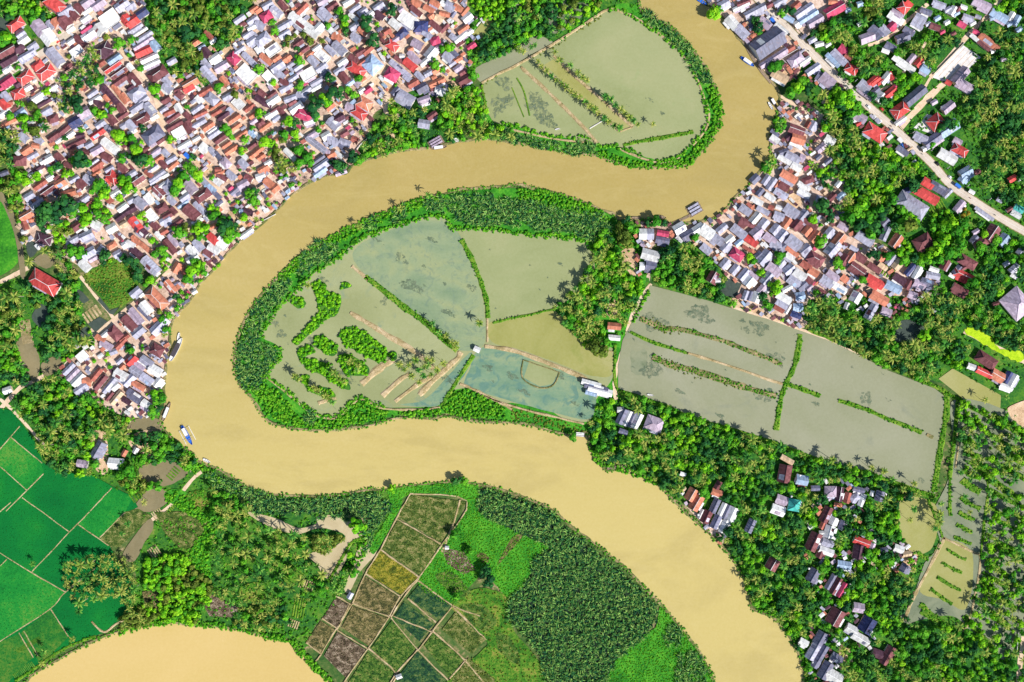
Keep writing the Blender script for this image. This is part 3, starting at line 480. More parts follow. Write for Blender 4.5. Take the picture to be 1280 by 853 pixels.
# vegetable beds
def beds(x, y, w, h, ang, n, mat='bund'):
    a = R(ang); ux, uy = math.cos(a), -math.sin(a); vx, vy = math.sin(a), math.cos(a)
    for i in range(n):
        t = (i+.5)/n-.5; cx, cy = x+ux*t*w, y+uy*t*w
        strip('garden_bed', [(cx-vx*h/2, cy-vy*h/2), (cx+vx*h/2, cy+vy*h/2)], w/n*.62, mat, h=.35, z=.2 if not at(WATER,x,y) else .4)
for a in [(383,731,20,12,-20,7),(367,780,14,10,-20,5),(193,690,14,14,35,5),(217,592,18,10,50,5,'greenbund'),(33,415,14,30,10,9),(197,643,14,12,35,5),(374,760,16,26,-10,5,'greenbund'),(1172,262,22,18,30,7,'greenbund'),(1110,340,16,14,-30,4,'greenbund'),(115,393,24,14,35,5),(30,838,30,8,35,14,'greenbund'),(36,806,6,34,-60,14,'greenbund'),(20,470,14,8,35,4),(170,620,16,12,35,4,'greenbund'),(210,640,26,5,45,9,'greenbund')]: beds(*a)
# ---------------------------------------------------------------- houses: roof centre, ridge length, width, ridge direction, roofing (h hip, f flat)
HT = {
(0,0,7.975): "540 40 240 110 -35 rh,650 110 160 80 30 g,870 20 130 90 35 a,980 40 150 90 35 a,785 85 110 70 -45 m,735 150 110 70 -45 m,640 225 120 120 -45 m,550 225 80 100 -45 o,870 105 110 50 35 w,850 185 110 60 35 w,700 290 90 60 35 w,150 240 170 100 35 rh,180 305 90 50 35 ph,205 340 100 50 35 g,230 400 120 70 35 w,385 275 150 130 -52 a,475 370 150 140 -52 w,500 250 100 60 -50 g,60 510 190 80 30 m,85 600 190 80 30 p,180 478 120 80 35 ph,265 550 190 70 30 g,320 460 110 60 35 g,70 690 100 60 35 w,1095 190 180 150 35 wf,1215 50 150 100 35 g,1160 255 90 60 35 s,1260 200 110 100 -50 r,860 290 130 40 35 k,880 350 150 90 35 w,990 290 110 120 -50 w,710 410 90 60 35 w,800 415 150 70 -40 m,760 510 130 80 35 wf,545 570 200 110 -50 g,1030 490 160 120 35 ph,370 650 120 80 35 rh,450 720 180 110 35 rh,245 770 160 110 35 rh,70 810 150 100 35 k,180 840 90 60 35 ph,1140 590 150 70 35 b,1120 665 190 55 35 r,1180 725 180 60 35 m,1010 630 80 60 35 r,1200 800 150 60 35 m,670 660 100 60 35 m",
(160,0,7.975): "20 60 110 60 35 g,140 130 120 80 35 n,40 210 130 100 35 r,70 285 170 45 33 g,110 325 190 35 33 w,160 365 190 50 33 g,150 430 230 50 33 a,265 460 110 90 -50 b,150 510 170 80 25 r,210 580 190 60 25 w,230 640 190 50 25 w,20 670 80 60 -50 w,290 735 200 110 35 mh,390 820 110 70 -50 g,435 610 100 60 30 g,685 415 100 60 35 o,735 470 80 40 30 b,805 350 110 50 -45 r,850 405 80 45 35 w,780 520 110 70 -50 p,860 580 120 80 35 w,780 640 120 60 -50 g,800 740 190 80 -50 g,930 665 150 80 30 a,1050 580 120 100 -45 kh,1110 500 130 50 35 g,1180 740 180 140 -45 wf,1225 610 230 60 -45 g,620 825 170 90 30 o,960 810 110 60 -50 o,1110 190 130 60 35 g,1240 200 120 60 35 g,1255 90 90 60 35 o,1195 340 120 50 35 g,1230 410 110 70 35 g,1230 275 90 50 30 w,60 800 150 80 -50 m",
(320,0,7.975): "20 100 70 60 35 o,115 50 120 70 30 g,100 160 120 100 30 kh,200 115 130 80 -40 g,270 55 120 60 -50 m,455 85 150 60 45 r,440 220 260 95 -38 w,570 320 130 95 -38 w,625 270 100 80 45 w,685 140 150 90 -45 g,760 60 120 70 35 m,660 15 110 60 30 a,285 250 170 65 30 g,280 335 130 50 30 g,40 245 110 70 -30 g,60 390 160 110 35 gh,170 500 150 90 35 wf,35 490 90 70 35 wf,100 590 150 60 -40 o,205 580 90 50 35 o,305 580 100 60 35 o,420 430 110 60 35 m,490 490 90 50 35 m,540 540 90 45 35 o,605 480 100 50 35 w,660 560 150 90 -40 wf,740 505 130 60 -45 g,830 480 160 90 -45 g,570 610 120 80 -45 g,650 670 130 70 35 g,690 740 120 60 35 s,210 660 150 80 35 g,235 745 120 70 -40 g,350 640 100 50 35 g,420 670 100 50 35 g,520 740 150 100 30 wf,435 720 80 40 35 a,140 780 150 90 -45 wf,370 780 110 50 35 g,280 820 100 60 -40 m,600 820 130 50 30 g,920 20 120 60 30 w,985 85 130 50 35 g,1060 115 110 60 35 g,1130 145 100 60 35 w,970 170 110 50 -40 w,980 260 110 60 35 g,1065 310 110 70 -40 o,1000 370 120 70 -35 g,755 310 130 60 -40 w,810 370 110 70 -45 o,860 405 70 50 -45 w,1235 150 110 60 -40 p,1220 60 120 60 35 g,1040 520 110 60 30 m,1115 500 120 60 40 r,970 590 110 70 -40 m,1155 640 170 160 -45 bh,1000 690 190 100 -35 rh,1050 630 90 60 35 r,860 620 110 60 35 w,830 700 120 60 35 g,880 775 120 80 -50 m,935 830 100 50 35 b",
(480,0,7.975): "240 200 190 120 -35 wf,320 110 140 55 -40 m,170 100 60 70 35 a,450 90 120 60 -30 o,325 20 110 60 -30 o,510 30 110 60 -30 o,660 60 110 80 -30 g,590 35 60 60 -30 w,740 80 100 60 -30 o,805 110 110 50 50 o,605 140 110 50 -15 o,690 145 70 40 55 s,470 160 65 65 35 o,550 180 90 60 -25 y,830 175 110 80 40 w,365 260 145 115 -2 nh,515 260 150 60 -40 m,600 280 110 50 45 m,790 290 130 50 35 o,765 370 160 60 40 w,690 370 80 60 -40 g,855 320 70 50 35 w,110 240 130 80 -40 w,180 335 120 80 40 nh,115 395 90 50 35 a,30 310 80 60 35 r,80 450 130 90 -35 rh,430 345 110 60 -35 g,510 405 100 80 20 kh,545 470 100 50 30 a,330 440 120 90 -30 a,470 530 130 110 50 w,870 460 100 60 35 k,265 490 60 45 30 o,300 570 160 60 -45 a,400 620 100 60 40 w,180 560 55 50 0 w,150 595 110 45 -35 m,260 645 150 80 -40 r,160 690 260 60 -40 g,80 740 140 120 -30 kh,230 775 90 60 -40 g,290 830 120 70 30 r,355 760 110 60 -45 g,440 730 90 60 30 g,520 700 90 60 30 o,640 565 110 90 -40 g,700 535 90 60 -45 s,740 590 90 50 30 o,680 635 80 45 35 g,740 680 100 60 35 a,800 800 130 90 30 m,790 720 90 50 30 m,530 820 170 60 25 o",
(0,107,7.975): "40 10 110 40 35 k,175 80 130 100 20 rh,55 115 110 80 -50 g,100 170 60 45 0 r,40 190 110 90 -50 r,40 270 130 60 35 w,200 275 120 80 35 b,280 20 80 60 30 w,375 110 150 60 33 w,440 170 150 45 30 p,530 20 100 40 30 w,465 250 110 60 30 g,525 330 110 80 20 mh,90 365 180 45 28 o,340 440 90 80 0 ph,230 520 110 80 -40 g,385 540 110 60 -45 g,355 600 80 50 -10 o,260 645 110 70 35 o,325 700 120 55 30 g,190 750 130 100 0 mh,460 740 140 80 30 w,385 825 130 50 35 p,585 720 100 70 -45 m,640 440 140 60 40 m,535 510 130 70 35 m,590 545 90 40 35 w,700 490 100 50 35 w,745 360 130 110 30 n,830 270 130 100 30 a,920 80 120 50 35 g,945 140 140 50 30 w,980 180 110 60 -35 p,1100 95 230 60 -50 p,1060 130 80 50 -50 o,1170 60 160 50 -50 o,1240 125 110 60 -50 o,1210 220 110 60 -50 m,1110 340 120 80 -50 m,1000 385 110 70 35 g,1075 430 70 60 -40 g,970 480 160 65 35 r,800 500 90 50 10 p,760 575 200 60 25 m,725 655 85 70 20 oh,885 590 85 60 30 g,965 645 130 80 30 a,860 665 80 45 -20 m,1095 605 200 90 -38 w,1060 715 120 70 -30 m,965 800 140 60 35 r,930 770 130 30 35 g,1225 300 120 50 35 m,1240 395 100 60 30 g,680 800 100 50 -30 m,1090 835 100 50 30 g,1220 820 120 60 -45 m",
(160,107,7.975): "80 70 170 110 35 gh,25 20 80 50 35 p,155 140 110 55 35 g,90 215 160 70 35 g,215 235 140 90 -50 g,260 310 90 60 30 w,130 335 180 90 30 mh,30 400 120 90 -40 g,40 460 100 50 30 w,245 490 210 140 35 sh,320 550 85 50 35 m,270 665 140 45 35 a,185 695 90 50 35 m,305 730 90 60 35 o,375 675 90 60 -45 g,430 735 120 55 30 g,350 790 100 60 -45 m,450 795 120 50 40 o,240 835 140 40 35 g,390 25 110 80 -40 g,510 90 100 70 -40 mh,500 40 90 35 20 m,600 20 120 80 30 r,770 60 150 60 30 r,710 140 90 70 -45 wf,830 130 140 100 -40 gh,375 140 100 60 30 m,355 240 90 50 35 g,410 265 120 55 25 r,510 230 110 55 -60 w,690 230 140 55 35 g,720 285 150 40 25 r,600 310 110 60 -45 m,450 320 160 50 35 m,465 400 180 55 30 m,510 475 130 100 30 wf,610 410 120 80 -55 m,700 380 170 55 30 g,800 405 130 60 35 o,845 445 120 30 35 w,860 480 150 60 35 g,920 530 140 60 35 m,980 590 110 45 35 o,1030 640 150 55 35 o,875 200 150 35 35 o,880 270 110 45 30 r,940 225 80 40 30 m,950 300 140 55 35 p,1015 255 70 60 -45 g,1060 330 140 55 35 o,1080 410 110 45 35 o,1130 490 140 45 35 o,1100 180 120 90 -45 wf,990 110 110 60 30 g,1210 220 120 50 35 r,1240 300 80 50 35 o,1250 360 80 50 35 a,560 590 150 50 30 w,760 620 100 80 -40 wf,840 660 100 55 -50 g,895 700 90 50 -50 s,970 770 110 80 -45 ah,1155 700 100 50 -40 w,1150 780 110 70 -45 g,1240 480 90 60 -40 b,1240 600 110 45 35 m,1250 690 100 55 35 o,900 840 70 50 0 r,680 530 90 45 30 w",
(320,107,7.975): "300 20 150 65 30 g,160 90 110 60 35 m,60 80 90 60 -40 m,40 140 110 70 -30 p,110 190 100 55 -20 p,170 145 140 80 35 w,150 285 140 50 30 w,190 240 110 40 35 m,250 255 100 50 -45 m,200 330 90 50 35 g,40 375 90 60 35 mh,90 410 140 50 35 o,340 130 130 60 20 g,360 170 90 50 30 m,400 220 150 80 35 w,455 105 120 70 -40 g,490 60 140 60 35 g,600 20 120 50 30 w,470 290 170 100 -25 kh,530 360 110 60 20 w,740 210 100 60 40 o,1115 45 90 60 35 k,1055 50 70 50 35 w,1080 175 160 110 -30 oh,1025 270 160 95 -35 rh,940 210 100 60 -30 a,770 380 130 100 -45 g,830 320 110 70 30 p,880 480 90 60 30 m,700 500 100 80 30 w,770 545 130 70 -30 g,885 570 120 70 -20 g,985 540 75 60 -20 r,840 595 80 50 -40 s,600 590 240 60 -38 g,670 630 200 50 -38 a,560 490 160 50 30 a,750 690 90 70 30 o,825 690 100 45 -40 w,650 790 190 55 35 g,620 740 150 40 35 s,350 700 190 55 -45 w,35 640 90 50 35 o,50 710 90 55 35 o,70 830 120 60 30 o,120 770 80 50 30 w,10 500 80 50 -45 w",
(0,214,7.975): "40 20 90 50 20 s,350 20 140 45 25 w,500 65 80 60 30 w,555 60 60 45 40 m,395 135 150 60 35 r,475 190 170 65 35 m,600 120 120 90 30 o,680 220 150 70 15 o,740 80 110 50 30 g,810 130 100 80 -45 m,880 80 110 70 -30 g,960 20 90 40 30 o,1120 60 140 100 -45 rh,290 250 110 80 30 g,370 325 150 60 35 g,460 300 55 45 -40 o,260 440 140 80 30 o,320 485 70 50 10 o,245 545 90 60 -70 r,240 605 60 45 10 w,430 680 150 100 -15 ph,830 285 140 45 35 g,865 335 140 35 35 r,1150 220 110 70 30 w,1085 290 80 70 -50 r,1105 350 80 45 -20 w,1220 360 120 60 35 w,1245 420 100 55 35 p,1185 465 90 60 35 p,760 550 100 80 35 m,830 560 110 40 -45 w,960 540 110 90 -30 w,860 645 140 90 25 g,720 690 150 60 30 g,1110 570 110 90 30 w,1230 530 80 50 30 y,880 815 150 90 30 g,1010 800 110 100 -40 gh,1110 740 100 60 30 oh,1170 825 90 70 30 g,1245 735 70 70 30 w",
(160,214,7.975): "100 80 130 80 35 m,30 30 120 60 30 g,205 30 100 50 -40 r,290 50 190 50 35 g,280 90 150 35 35 g,370 40 80 50 30 w,400 150 120 110 -40 gh,335 145 90 50 35 w,305 205 130 80 -45 m,210 275 110 80 -50 wf,30 290 80 60 30 g,120 320 130 90 -40 g,40 380 90 70 30 p,235 445 130 90 -50 wf,330 370 130 90 30 mh,390 445 100 60 30 m,620 160 140 100 -50 a,760 110 90 60 -45 g,820 170 130 60 -40 b,740 240 170 100 35 mh,885 240 110 50 -45 s,935 60 120 50 -30 m,1030 40 120 60 -40 g,900 20 80 50 20 o,885 110 100 50 -40 w,1145 130 120 80 30 a,1070 190 130 45 40 s,1020 170 60 40 40 k,1200 70 90 60 -30 m,435 290 110 55 -45 g,565 260 110 60 35 g,545 330 130 35 35 b,630 415 170 110 -40 m,715 370 160 60 -45 g,450 400 80 60 -45 m,370 490 120 70 30 g,485 520 140 50 35 m,690 500 120 45 30 w,70 530 150 90 -50 r,130 600 140 80 -40 p,270 550 100 70 -40 m,80 690 120 50 -40 o,180 770 130 50 -40 o,20 735 100 70 -30 w,80 815 130 70 -40 p,310 645 100 55 -45 w,360 605 85 50 30 r,415 755 170 70 -50 m,450 690 150 55 -50 a,530 735 60 50 -50 g,700 740 130 80 -50 g,640 800 140 70 -45 w,840 675 120 80 -40 r,850 780 130 70 -30 w,795 820 100 60 -35 m,940 720 130 90 -35 wf,850 550 80 45 30 o,1200 410 100 60 -20 p,1130 400 45 45 0 b,1180 620 160 45 35 w",
(100,321,7.975): "700 90 210 100 -45 g,765 165 60 55 -45 w,40 90 120 90 -45 w,130 20 100 50 30 a,960 110 110 80 60 o,1120 20 130 80 30 w,900 300 150 70 -50 o,945 380 60 50 -50 w,550 355 120 75 40 g,610 380 55 45 40 w,760 420 240 120 -45 oh,655 510 140 90 -50 w,560 590 190 60 -50 a,640 570 180 40 -45 s,485 665 170 90 -45 m,340 765 150 110 -45 mh,580 750 140 90 40 g,790 690 210 100 45 g,200 820 110 60 -30 o,250 770 90 50 40 w,440 810 110 50 35 r,1140 350 55 45 30 w",
(70,428,7.975): "260 140 110 90 40 wf,125 265 150 60 45 g,165 320 160 55 45 a,215 370 160 75 45 w,245 460 150 65 35 g,310 390 100 80 -20 o,400 320 150 60 50 r,440 400 180 65 50 m,530 430 190 55 50 g,590 440 90 70 40 w,530 540 110 40 50 m,600 555 160 65 50 y,640 330 140 100 -30 w,725 380 140 80 45 g,635 185 80 50 40 g,750 180 120 90 45 r,660 245 60 50 45 o,500 30 140 70 -30 a,645 15 140 60 45 r,1000 80 130 110 -30 mh,900 195 140 80 -35 g,830 240 120 50 -35 a,985 285 140 100 -30 w,795 295 140 80 -35 g,900 375 140 90 -35 g,1015 400 110 80 50 w,820 435 150 60 -30 o,780 530 170 70 -33 s,700 590 100 50 -30 p,905 630 130 80 -35 w,710 705 60 35 -30 w,570 95 80 60 20 g",
(780,235,7.975): "190 460 80 110 0 w,265 460 70 110 0 g,390 455 120 60 -10 k,385 525 140 70 -10 s,265 670 180 110 -15 w,270 780 110 90 -10 s,180 780 50 80 0 w,555 400 120 100 30 w,635 470 130 85 30 s,555 510 80 45 -40 w,740 410 130 90 35 w,830 440 150 120 -35 w,820 610 120 80 -40 g,930 510 140 90 -35 g",
(900,150,7.975): "550 130 100 40 -35 s,550 190 100 60 -35 w,770 100 160 90 -20 m,785 190 140 100 -15 o,690 170 80 60 35 p,925 60 100 70 60 g,880 50 70 60 60 r,1100 200 110 80 -30 w,1010 280 110 70 40 a,760 255 140 35 -30 w,640 320 100 60 20 s,730 370 160 80 -25 g,820 380 60 80 -25 a,655 400 170 60 -30 w,765 465 110 80 -30 w,690 565 180 80 -30 o,660 615 160 40 -30 g,840 660 140 50 -30 w,880 600 120 70 20 mh,840 730 140 60 -30 w,350 590 100 80 45 s,460 600 110 60 55 g,515 640 140 60 55 g,570 640 90 35 55 o,640 660 110 70 -30 m,400 720 90 60 50 s,500 770 120 60 -35 w,370 810 130 60 -30 w,610 735 150 70 -30 g,1120 770 100 60 45 m,1010 800 110 80 -20 gh,1205 760 100 60 40 b,1180 640 70 50 50 w,980 370 70 50 40 s,1080 410 80 45 40 s",
(900,257,7.975): "255 45 130 80 -35 g,355 125 130 80 50 w,430 50 140 55 -30 g,510 20 60 50 -20 r,590 20 70 45 -20 w,240 160 90 75 -30 m,310 190 80 60 -20 m,190 260 170 90 -38 g,20 230 120 70 40 g,95 340 100 80 40 w,60 410 120 80 50 g,190 370 90 55 40 b,315 355 140 70 -35 r,270 430 110 35 -35 r,175 490 140 105 -35 kh,440 180 100 90 50 g,370 270 120 110 40 a,555 240 110 90 50 g,620 300 120 90 50 g,590 105 110 80 -20 g,715 55 160 100 -35 g,830 100 120 90 50 g,665 170 110 80 55 o,765 190 120 90 50 m,900 180 170 60 -40 m,870 255 100 80 50 o,950 310 130 90 50 o,1080 70 130 100 50 m,1000 30 80 50 40 s,740 370 160 120 -38 g,500 330 140 80 -35 a,565 390 120 80 -35 g,620 420 90 70 40 s,720 460 150 50 -35 o,700 510 100 60 -35 w,850 440 120 90 40 g,445 520 160 110 50 g,385 500 80 70 40 s,540 640 160 100 -35 a,610 580 90 80 50 g,690 640 120 90 40 g,960 530 170 110 -30 mh,860 600 120 70 -35 r,935 665 110 70 -30 o,800 690 140 90 -35 w,740 760 140 90 -35 g,1090 270 110 75 50 g,1190 340 140 100 50 o,1230 210 110 70 -30 a,1130 430 170 120 50 g,1130 700 140 70 -35 a,1070 760 140 90 -35 g,890 745 100 60 -40 m,1245 730 80 70 -40 o,1245 540 110 90 55 m,150 640 110 80 50 g,50 580 110 80 50 g,240 690 130 80 50 g,330 700 120 60 -40 a,290 760 110 100 50 w,470 730 140 90 50 g,820 800 110 90 40 s,890 820 70 60 40 a,670 830 110 50 30 w,1190 820 170 70 -30 w",
(900,340,7.975): "255 235 100 55 70 g,300 240 100 45 70 s,365 255 110 90 70 w,420 170 120 70 50 a,640 260 160 80 -30 w,620 320 130 70 -30 g,590 370 110 50 -30 r,680 370 110 40 60 w,800 240 100 80 10 b,780 350 100 70 0 b,760 430 110 60 -20 n,1020 190 80 35 -30 m,1265 340 70 50 70 w",
(1060,257,7.975): "170 330 190 95 -33 g,370 165 90 80 45 s,375 280 150 75 65 g,485 355 140 100 55 o,755 360 180 130 30 mh,60 430 90 45 -30 g,30 520 120 90 55 o,130 520 120 80 -35 m,95 640 170 110 -35 m,265 620 140 60 -35 m,340 500 120 70 55 o,430 540 130 60 50 g,350 610 100 50 -35 y,495 590 110 80 50 y,620 640 140 60 50 n,690 670 140 60 60 w,275 760 190 90 -30 r,190 690 110 40 -30 p,455 815 170 90 -25 b,520 735 130 80 -35 p,600 790 100 80 60 m,790 775 130 90 -20 s,850 700 140 70 -10 g,860 640 100 50 -20 w,970 590 110 80 60 m",
(1100,220,7.11): "430 65 110 80 -30 r,410 165 250 90 -30 r,520 105 160 80 -30 s,290 260 290 150 -33 gh,240 135 60 60 30 n,605 155 100 45 45 g,710 270 120 65 50 a,930 335 200 35 -35 g,1000 510 150 110 55 m,905 595 130 90 30 mh,1100 570 110 90 50 b,840 565 80 60 50 s,785 765 170 90 -30 mh,690 840 90 60 50 s,1240 290 95 60 -30 T,1210 345 100 45 -30 w,1180 25 80 55 30 r,1245 20 55 45 30 w,750 15 100 70 50 b,1260 670 80 70 50 g,1195 825 100 60 40 g",
(1060,340,5.8): "850 30 170 60 -25 rh,815 130 120 60 -30 m,1235 230 170 200 40 ah,60 185 80 80 60 w,230 190 140 70 -30 o,170 290 120 60 60 g,280 290 80 60 -20 a,470 170 70 55 -20 a,1010 640 160 85 -33 mh,990 730 120 50 -25 r,1090 755 100 80 -30 o,1160 765 90 50 60 n,1200 790 100 50 60 w,1150 835 100 40 -20 w,900 690 65 45 -20 w,520 90 90 70 -20 a",
(870,0,7.975): "280 40 120 80 30 g,475 30 140 60 20 m,450 65 180 45 25 w,590 110 230 75 28 g,365 220 140 100 -50 w,460 315 150 100 -45 g,690 230 140 90 -40 a,725 420 330 200 35 s,935 490 110 55 30 r,775 580 320 60 33 a,850 290 160 70 -40 w,1000 590 160 100 35 ah,1085 610 130 50 35 w,840 760 180 90 -30 y,1170 690 160 70 35 g,1255 770 110 90 -30 s,990 60 120 70 40 r,1080 105 210 75 35 g,1120 165 220 65 33 b,1040 215 140 65 35 w,930 185 110 55 -30 b,1195 210 170 90 30 a,1230 440 90 55 15 w,1160 400 90 55 30 g,840 20 140 60 30 g,735 50 70 55 30 m",
(1030,0,7.975): "110 95 210 110 30 k,90 20 90 50 0 o,360 40 60 60 20 b,240 100 60 50 20 b,800 75 110 100 -40 rh,850 40 80 60 -40 r,735 135 140 55 -30 a,720 180 175 75 -33 w,680 260 85 75 45 k,520 320 150 100 -45 s,610 300 110 80 -45 g,435 375 150 100 20 a,960 190 120 100 -30 g,930 250 130 50 -30 g,850 310 120 65 -30 s,790 375 140 90 20 s,665 465 115 70 -30 s,615 510 80 45 -20 w,200 490 100 80 -35 k,245 570 85 55 -35 r,155 570 190 75 -45 g,90 600 180 50 -45 b,280 685 130 90 -30 rh,800 635 260 65 -35 w,875 585 100 60 50 a,950 620 100 65 50 r,1015 690 100 80 -30 b,630 765 100 70 50 w,670 760 85 55 -60 r,515 805 110 70 35 r,1150 40 140 60 -20 g,1020 115 120 60 -20 s,1110 265 110 65 -20 m",
(1120,0,7.975): "570 110 100 70 60 w,620 95 60 55 60 m,720 180 110 70 -20 g,660 245 90 60 -30 k,860 40 190 90 -25 a,1035 155 190 85 -30 b,1150 165 100 60 60 w,1205 205 110 60 60 b,965 180 60 45 20 b,805 320 80 45 -20 k,935 415 240 75 -38 o,880 455 150 40 -38 m,785 375 100 45 -40 w",
(1030,80,6.095): "310 170 100 80 -40 g,370 130 90 50 40 r,430 135 60 40 35 r,470 110 100 55 50 w,510 90 75 50 -60 r,505 220 110 60 40 r,430 255 80 75 50 w,345 250 65 45 -40 a,395 205 70 45 40 s,530 185 55 40 40 k,30 125 120 90 -40 a,275 405 110 70 -30 a,275 447 70 35 30 r,395 520 170 100 -33 rh,700 240 190 80 40 s,585 350 130 95 35 rh,585 432 100 35 35 w,1045 90 150 80 50 a,1075 165 130 80 -30 a,950 142 50 38 -30 r,860 440 120 105 40 rh,950 330 105 65 40 a,955 490 160 90 33 b,840 575 170 75 35 s,740 558 110 60 -25 g,780 638 70 45 30 w,1040 655 125 70 -30 rh,1020 590 70 50 -30 a,945 705 150 80 -30 w,600 660 105 45 -35 s,1085 825 100 75 30 b",
(840,560,7.975): "110 265 60 40 -20 w,200 470 130 110 60 o,245 550 160 110 60 o,460 375 90 60 60 m,450 450 110 70 -20 o,430 580 150 75 65 s,500 620 150 55 65 w,545 640 150 55 65 s,600 665 150 65 65 w,345 690 130 95 65 m,290 660 100 40 65 w,440 740 140 80 65 s,520 785 140 70 65 w,785 780 140 80 65 s,1060 625 140 100 -20 w,1100 520 120 85 -20 a,1222 575 120 120 80 Th,1130 260 180 130 80 m,1150 120 140 55 -30 y,1262 310 90 60 70 w",
(980,590,7.975): "185 85 120 100 -10 b,315 165 90 55 0 s,470 200 120 110 0 ah,560 225 150 70 80 p,635 260 110 65 75 r,750 180 120 55 -15 s,710 260 100 75 30 gh,780 285 130 60 70 w,960 245 105 90 75 s,880 215 55 40 75 w,425 430 165 90 65 m,390 520 110 50 65 r,495 495 85 75 65 w,455 600 130 100 75 w,380 610 60 45 0 w,585 535 100 70 70 s,300 700 190 120 65 m,440 710 120 70 -20 g,425 795 150 75 -20 w,365 815 100 70 65 m,780 700 170 75 -20 r,750 800 140 110 80 p,885 740 60 55 70 a,1000 780 75 50 10 s,1150 770 100 75 -20 w,540 330 80 40 -10 o,1230 820 90 55 10 y",
(960,640,4): "382 268 70 42 -10 b,25 265 60 60 60 m,228 320 70 55 60 s,315 350 85 28 60 s,342 372 90 30 60 m,372 392 80 28 60 k,455 482 55 50 -10 a,342 530 85 75 60 m,500 570 80 75 60 n,420 590 60 45 -30 w,465 635 95 45 -30 w,180 655 48 35 -30 w,265 635 70 55 60 s,232 695 100 50 60 g,270 710 90 40 60 s,240 760 45 40 60 s,290 795 90 55 60 s,330 825 90 60 -30 w,345 735 60 45 -30 s,600 720 100 45 60 m,550 712 55 45 -20 p,655 192 35 30 -20 w,685 285 45 45 60 s",
(640,426,3.987): "395 215 100 28 -15 w,420 235 120 30 -15 s,440 250 125 35 -15 w,395 262 60 25 -15 b,548 378 80 38 65 s,575 388 80 30 65 w,598 395 80 28 65 s,625 402 80 38 65 w,540 345 32 28 0 w,710 415 90 70 -20 ah,555 455 45 26 -20 s,510 -14 60 28 -5 w",
(640,213,4): "512 780 68 36 -5 o,1005 535 60 50 60 m,1030 552 28 26 0 w",
(320,0,4): "840 620 60 45 -10 g,830 440 60 45 30 s,745 495 90 70 -30 g,840 500 65 38 20 a,922 452 55 28 -10 w,880 578 55 32 35 m,700 458 50 40 50 s,900 410 90 45 20 o,780 422 70 50 30 m",
(320,213,4): "22 30 50 36 20 w,62 62 55 38 -40 o,95 90 45 38 40 o,320 8 75 30 35 b,425 12 60 24 20 a",
(0,426,3.987): "488 545 88 52 60 s,575 612 76 50 -5 w,408 615 55 38 -10 a,675 548 32 26 60 w,618 560 36 26 60 o,35 248 46 34 20 w",
(0,0,1): "1185 12 9 6 30 g,1196 17 8 5 30 b,1205 9 9 6 -20 w,1172 23 8 6 30 b,1168 33 7 5 30 s,1184 28 7 6 30 w,1216 29 8 6 30 w,1223 21 8 5 -20 g,1262 30 8 6 30 b,1274 37 9 6 30 b,1160 30 7 5 30 g,1178 40 7 5 30 k,1242 64 7 5 20 w,1255 74 7 5 20 a,1192 42 7 5 30 m,1148 32 7 5 -30 s,1140 40 7 5 30 a,1075 30 7 5 30 w,1008 18 8 6 -45 w,1018 30 8 5 35 m,1035 56 8 5 35 w,1168 128 8 6 30 a,1180 134 7 5 30 w,1222 215 8 6 30 m,1215 240 8 5 -30 w,1250 250 8 6 -30 g,1262 262 8 5 30 m,1220 290 9 6 30 a,1205 335 8 6 30 m,1190 345 8 5 -30 w,1258 330 8 6 30 g,1268 345 9 6 -30 w,1245 380 8 5 20 m",
(0,213,4): "215 560 155 82 -30 rh",
(320,640,4): "1105 -812 34 28 -25 w,470 420 34 26 60 g,715 825 30 24 20 w,955 180 20 18 0 w",
}
